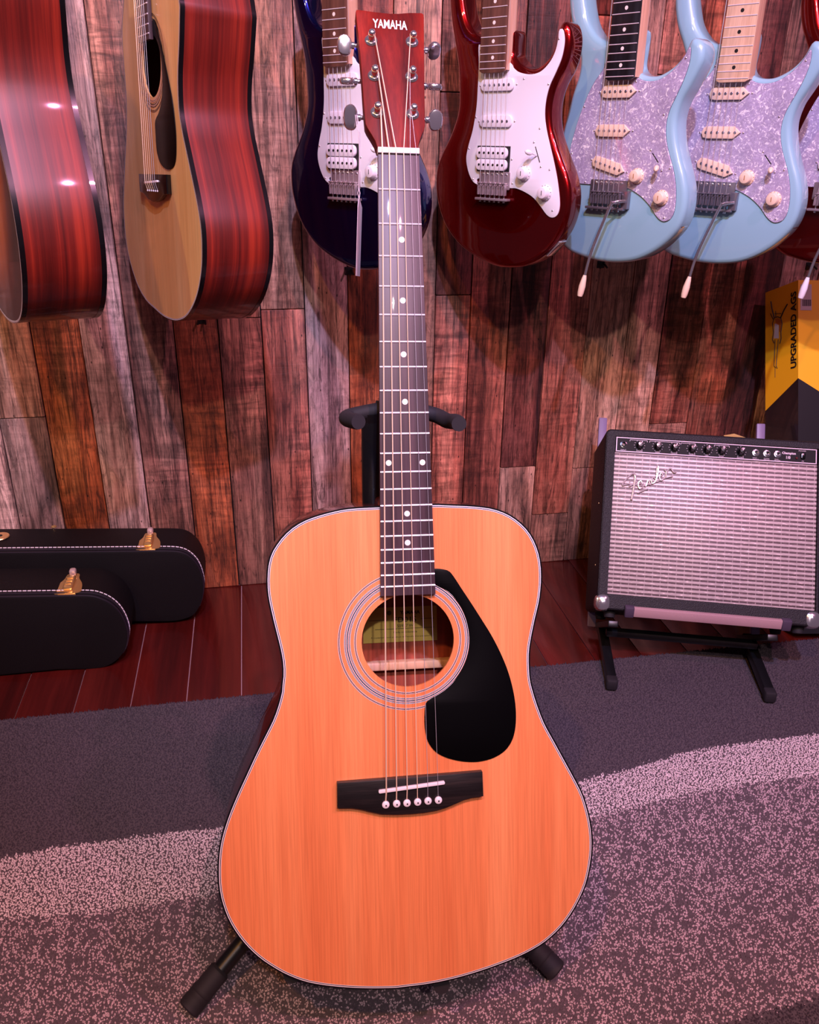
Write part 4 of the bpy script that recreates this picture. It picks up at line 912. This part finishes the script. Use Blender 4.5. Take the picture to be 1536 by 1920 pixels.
def amp_stand():
    t = thing('amplifier_stand', 'low black tilting stand under the guitar amplifier, legs reaching onto the rug', 'stand', Matrix.Translation((.8, 1.35, 0)))
    L = lambda p: (p[0]-.8, p[1]-1.35, p[2])
    w = lambda a, b, h: L(PAm.world(a, b, h))
    def bar(p, q, wd, hh_, name, mat=M_tube, lab=None):
        p, q = Vector(p), Vector(q); d = (q-p); ln = d.length; d.normalize(); up = Vector((0, 0, 1)); s_ = d.cross(up).normalized() if abs(d.z) < .95 else Vector((1, 0, 0)); up = s_.cross(d)
        Mx = Matrix((s_, d, up)).transposed(); return MB().box((p+q)/2, (wd, ln, hh_), Mx, bev=.0015).build(name, mat, t, label=lab)
    f1 = floor_at(1147, 1280, .012); f2 = floor_at(1443, 1303, .012)
    xs = (ax0+.035, ax0+aW*.80)
    for x, f_ in zip(xs, (f1, f2)):
        bk = PAm.world(x, ay0-.034, -aD+.01)
        bk2 = np.array([bk[0], bk[1], max(bk[2], .03)])
        d = nrm(np.array(f_)-bk2); l_ = bar(L(bk2), L(f_), .019, .019, 'leg')
        e = L(f_); MB().box((e[0], e[1], e[2]), (.022, .022, .022), Matrix.Rotation(math.radians(-17), 3, 'Z'), bev=.003).build('rubber_foot', M_rubber, l_)
        bar(w(x, ay0-.026, -.006), w(x, ay0-.026, -aD-.02), .02, .012, 'support_arm')
    for px_, ptop in ((1130, 786), (1424, 797)):
        xx, yy = PAm.loc(px_, ptop, -aD-.022)
        bar(w(xx, ay0-.03, -aD-.014), w(xx, yy, -aD-.014), .018, .012, 'back_upright', plain('upright_grey', (120, 104, 140), .4))
    a = A(1180, 1146, .004); b_ = A(1474, 1171, .004)
    bar(w(a[0], (a[1]+b_[1])/2, .004), w(b_[0], (a[1]+b_[1])/2, .004), .010, .019, 'lip_bar', plain('lip_bar_bare', (172, 138, 142), .45), 'pale bare metal lip bar')
    for e in (a, b_): MB().box(w(e[0], (a[1]+b_[1])/2, .004), (.018, .014, .022), Matrix.Rotation(math.radians(-17), 3, 'Z'), bev=.002).build('end_cap', plain('cap_grey', (70, 58, 76), .5), t)
    p = PAm.world(xs[0], ay0-.04, -.10); q = PAm.world(xs[1], ay0-.04, -.10); bar(L(p), L(q), .016, .014, 'crossbar')
amp_stand()

# ================================================================== YELLOW CARDBOARD BOX leaning at the wall
def carton():
    vb = R @ nrm(np.array([.0, 1, 0.])); 
    zt_ = 1.79
    fr = C+ray(1497, 525)*(zt_)
    ub = R @ np.array([.995, 0, -.06])
    Pb = Pose(fr, ub, vb)
    bl = (C+ray(1434, 546)*(zt_*1.09))
    D = .105
    # length down to the floor
    Lb = (fr[2]-FZ-.02)/Pb.v[2]
    Lb = min(Lb, .80); Wb = .20
    t = thing('cardboard_box', 'tall yellow and black cardboard box leaning on the wall behind the amplifier', 'box', Pb.matrix())
    M_y = plain('box_yellow', (242, 176, 20), .5); M_k = plain('box_black', (16, 14, 18), .45, 0, .3)
    dv = nrm(np.array([Pb.u.dot(bl-fr), Pb.v.dot(bl-fr), Pb.n.dot(bl-fr)])); dx, dy, dz = dv*D*1.0
    dx = dx; 
    yL = Pb.loc(1435, 772)[1]; yC = Pb.loc(1500, 709)[1]
    yc = -abs(yC)
    # front face, split by the chevron
    b_ = MB()
    sk = (-.0, 0, -D)
    ex, ez = -.020, -D
    chev = lambda x: yc-.80*x if x >= 0 else yc
    f0 = [(0, 0, 0), (Wb, 0, 0), (Wb, yc-Wb*.55, 0), (0, yc, 0)]
    yb = yc-.058
    b_.add([(0, 0, 0), (Wb, 0, 0), (Wb, yc-Wb*.6, 0), (0, yc, 0), (0, -Lb, 0), (Wb, -Lb, 0)], [(0, 3, 2, 1)], 0)
    b_.add([(Wb, yc-Wb*.6, 0), (0, yc, 0), (0, -Lb, 0), (Wb, -Lb, 0)], [(0, 1, 2, 3)], 1)
    b_.add([(0, 0, 0), (0, yc, 0), (ex, yb, ez), (ex, 0, ez)], [(0, 3, 2, 1)], 0)
    b_.add([(0, yc, 0), (ex, yb, ez), (ex, -Lb, ez), (0, -Lb, 0)], [(0, 1, 2, 3)], 1)
    b_.add([(0, 0, 0), (Wb, 0, 0), (Wb, 0, ez), (ex, 0, ez), (0, -Lb, 0), (Wb, -Lb, 0), (Wb, -Lb, ez), (ex, -Lb, ez)], [(0, 1, 2, 3), (7, 6, 5, 4), (1, 5, 6, 2), (2, 6, 7, 3)], 0)
    b_.build('carton', [M_y, M_k], t)
    # print on the left face: 3D frame (z across, y up)
    def side(z, y, e=.0006): return (ex*(z/ez)-e, y, z)
    sn = lambda px_, py_: side_hit(px_, py_)
    nS = np.cross(Pb.n*ez+Pb.u*ex, Pb.v); nS = nrm(nS)
    def side_hit(px_, py_):
        d = ray(px_, py_); X = C+d*((Pb.o-C).dot(nS)/d.dot(nS)); r = X-Pb.o
        return float(r.dot(Pb.n)), float(r.dot(Pb.v))
    k = lambda L: [side_hit(1380+a/5.051, 480+c_/5.051) for a, c_ in L]
    tx = MB().text('UPGRADED AGS', 0, 0, 1, 1, 0, bold=.035)
    (z0, y0), (z1, y1) = k([(552, 1062), (545, 340)]); zw = abs(k([(520, 700)])[0][0]-k([(575, 700)])[0][0])
    zc = (z0+z1)/2
    tx.v = [side(zc+ (-q[1])*zw*-1*-1, (y0+y1)/2+q[0]*(y1-y0)) for q in tx.v]
    tx.build('printed_letters', M_ink, t)
    dr = MB(); drw = MB(); dro = MB()
    def line(L, r): dr.tube([side(z, y, .0006) for z, y in k(L)], r, 5)
    line([(335, 430), (345, 500), (368, 590)], .0014); line([(492, 455), (460, 510), (425, 590)], .0014); line([(330, 545), (355, 600)], .0008); line([(380, 520), (380, 580)], .0007); line([(370, 545), (430, 545)], .0006)
    line([(365, 585), (350, 640), (360, 720), (350, 790), (365, 825)], .0009); line([(430, 590), (442, 640), (430, 720), (432, 780), (420, 830)], .0009); line([(365, 585), (400, 575), (430, 590)], .0009)
    line([(375, 790), (365, 1040), (380, 1060)], .0007); line([(405, 790), (385, 1040), (395, 1065)], .0007)
    line([(375, 1065), (375, 1150)], .0004)
    dr.build('printed_drawing', M_ink, t)
    sh = k([(370, 640), (410, 640), (408, 720), (410, 780), (362, 780), (366, 720)])
    drw.add([side(z, y, .0004) for z, y in sh], [tuple(range(len(sh)))])
    drw.build('printed_patch', plain('print_white', (210, 205, 220), .5), t, label='white patch of the printed drawing')
    sh = k([(372, 600), (400, 590), (432, 605), (438, 650), (428, 720), (412, 715), (410, 655), (385, 640)])
    dro.add([side(z, y, .0005) for z, y in sh], [tuple(range(len(sh)))])
    dro.build('printed_patch', plain('print_orange', (190, 110, 40), .5), t, label='orange patch of the printed drawing')
    s0 = Pb.loc(1500, 533); s1 = Pb.loc(1521, 582)
    st = MB().box(((s0[0]+s1[0])/2+.001, (s0[1]+s1[1])/2, .0005), (s1[0]-s0[0], s0[1]-s1[1], .0006)).build('price_sticker', plain('sticker_grey', (196, 180, 170), .4), t)
    bc = MB(); xx = s0[0]+.006
    for i in range(14): bc.box((xx, s1[1]+.016, .001), (.0006+.0006*(i % 3 == 0), .014, .0002)); xx += .0014
    bc.build('barcode', M_ink, st)
carton()
# small yellow card corner behind the amplifier
q = PAm.world(*PAm.loc(1372, 812, -.12), -.12)
cpose = Pose(q, PAm.u, PAm.v)
o = MB().add([(-.03, -.04, 0), (.03, -.04, 0), (.012, .008, 0), (-.02, .0, 0), (-.03, -.04, -.001), (.03, -.04, -.001), (.012, .008, -.001), (-.02, 0, -.001)], [(0, 1, 2, 3), (7, 6, 5, 4), (0, 4, 5, 1), (1, 5, 6, 2), (2, 6, 7, 3), (3, 7, 4, 0)]).build('paper_card', plain('card_yellow', (226, 190, 120), .6), label='corner of a yellow paper card sticking up behind the amplifier', cat='card')
w3 = wall_at(1373, 808, 1.70); o.location = w3-np.array([0, 0, .01])

# ================================================================== HARDSHELL CASES
def case(Yf, Yb, prof, left_px, latches, label, extra=()):
    t = thing('guitar_case', label, 'case', Matrix(((1, 0, 0, 0), (0, 0, -1, Yf), (0, 1, 0, 0), (0, 0, 0, 1))))
    # local: x = world x, y = world z, z = -world Y  (front = +z)
    pts = [(float(wall_at(x, y, Yf)[0]), max(float(wall_at(x, y, Yf)[2]), FZ+.0005)) for x, y in prof]
    zb = min(p[1] for p in pts); zt = max(p[1] for p in pts)
    zl = wall_at(*left_px, Yf); xr = pts[0][0]; slope = (float(zl[2])-zt)/(xr-float(zl[0])); top = lambda x: zt+max(0, xr-x)*slope
    zL = top(-1.05); pts = [(-1.05, zb), (-1.05, zL)]+pts
    pts[2] = (pts[2][0], zt)
    out = ccw(np.array([(-1.05, zb), (-1.05, zL)]+[tuple(q) for q in smooth(pts[2:], 60, False)]))
    D = Yb-Yf
    m, nt, b = base('case_vinyl', lin(12, 8, 10), .6, 0, 0, .25); vo = N(nt, 'ShaderNodeTexVoronoi'); vo.inputs['Scale'].default_value = 900; nt.links.new(coords(nt, (1, 1, 1)), vo.inputs['Vector']); bump(nt, b, vo.outputs['Distance'], .4, .0004)
    MB().loft(out, [(.012, -D), (.004, -D+.006), (0, -D+.016), (0, -.024), (.0012, -.023)]).build('shell', m, t)
    MB().loft(out, [(.0012, -.023), (0, -.021), (0, -.012), (.002, -.009), (.002, -.007), (.0, -.005), (.001, -.001), (.005, 0)]).build('lid', m, t)
    bd = MB()
    def strip(ins, z, r, sub=None):
        Q = inset(out, ins); P3 = [(x, y, z) for x, y in Q]; i0 = [i for i, q in enumerate(P3) if q[1] > zt-.11 or q[0] > pts[2][0]]
        return [P3[i] for i in range(len(P3)) if P3[i][1] > zb+.03]
    s = strip(.0012, -.0035, 0); s2 = strip(.0, -.013, 0)
    s.sort(key=lambda q: 0)
    bd.tube(s, .0022, 8); bd.tube(s2, .0020, 8)
    bd.build('edge_piping', plain('piping_black', (30, 24, 34), .3), t)
    path = np.array(strip(-.0006, -.0225, 0)); d = np.r_[0, np.cumsum(np.linalg.norm(np.diff(path, axis=0), axis=1))]
    st = MB(); s_ = 0
    while s_ < d[-1]-.008:
        a = [np.interp(s_, d, path[:, j]) for j in range(3)]; b2 = [np.interp(s_+.0068, d, path[:, j]) for j in range(3)]
        if a[0] > -.75: st.tube([a, b2], .0011, 6)
        s_ += .0088
    st.build('stitching', plain('stitch_white', (226, 214, 218), .6), t, kind='stuff')
    for (lx, ly) in latches:
        X = wall_at(lx, ly, Yf+.018); x = float(X[0]); y = top(x)
        # local frame on the rim top: plate on the top surface (y=zt) running back
        l = MB()
        o2 = smooth([(-.022, -.010), (-.025, -.030), (-.022, -.048), (-.014, -.068), (-.010, -.088), (.010, -.088), (.014, -.068), (.022, -.048), (.025, -.030), (.022, -.010)], 40)
        l.add([(x+a, y+.0012, c_) for a, c_ in o2]+[(x+a, y-.0002, c_) for a, c_ in o2], [tuple(range(40)), tuple(range(79, 39, -1))]+[(i, (i+1) % 40, 40+(i+1) % 40, 40+i) for i in range(40)])
        lo_ = l.build('latch', M_brass, t)
        MB().box((x, y+.005, -.045), (.018, .009, .050), bev=.003).build('latch_lever', M_brass, lo_)
        g = MB()
        for q in (-.032, -.044, -.056): g.box((x, y+.0102, q), (.014, .0026, .0036), bev=.0009)
        g.build('latch_ribs', M_brass, lo_)
        MB().box((x, y+.008, -.084), (.013, .014, .014), bev=.003).build('hasp', plain('hasp_nickel', (236, 208, 200), .35, .6), lo_)
        MB().box((x, y-.006, -.0075), (.034, .012, .003), bev=.001).build('catch_plate', M_brass, lo_)
    for kind_, (lx, ly), dd in extra:
        X = wall_at(lx, ly, 1); 
        # hit the top plane z = zt
        dr_ = ray(lx, ly); X = C+dr_*((zt-H)/dr_[2]); ty = top(X[0]); X = C+dr_*((ty-H)/dr_[2])
        if kind_ == 'stud': MB().lathe((X[0], ty, -(X[1]-Yf)), (0, 1, 0), [(.006, 0), (.0055, .002), (.003, .0035), (.0006, .004)], 18).build('stud', M_brass, t)
        else:
            k = MB().lathe((X[0], ty, -(X[1]-Yf)), (0, 1, 0), [(.019, 0), (.018, .0016), (.008, .002), (.006, .0021)], 28).build('lock_plate', M_brass, t)
            MB().lathe((X[0], ty+.002, -(X[1]-Yf)), (0, 1, 0), [(.0055, 0), (.005, .0006)], 14).build('keyhole', M_ink, k)
    return zt
c1 = case(1.634, 1.764, [(273, 1034), (320, 1034), (342, 1037), (358, 1046), (371, 1061), (379, 1082), (382, 1104), (377, 1131), (364, 1153), (340, 1163), (310, 1166), (243, 1166)], (0, 1037), [(275, 1012)], 'larger black guitar case lying on its side against the wall, latch near its rounded end', [('stud', (101, 988), 0), ('lock', (0, 1006), 0)])
c2 = case(1.487, 1.618, [(120, 1118), (165, 1118), (186, 1122), (208, 1133), (225, 1150), (236, 1172), (240, 1192), (236, 1216), (222, 1236), (200, 1250), (170, 1255), (110, 1256)], (0, 1120), [(124, 1096)], 'shorter black guitar case in front, lying on its side on the red floor')
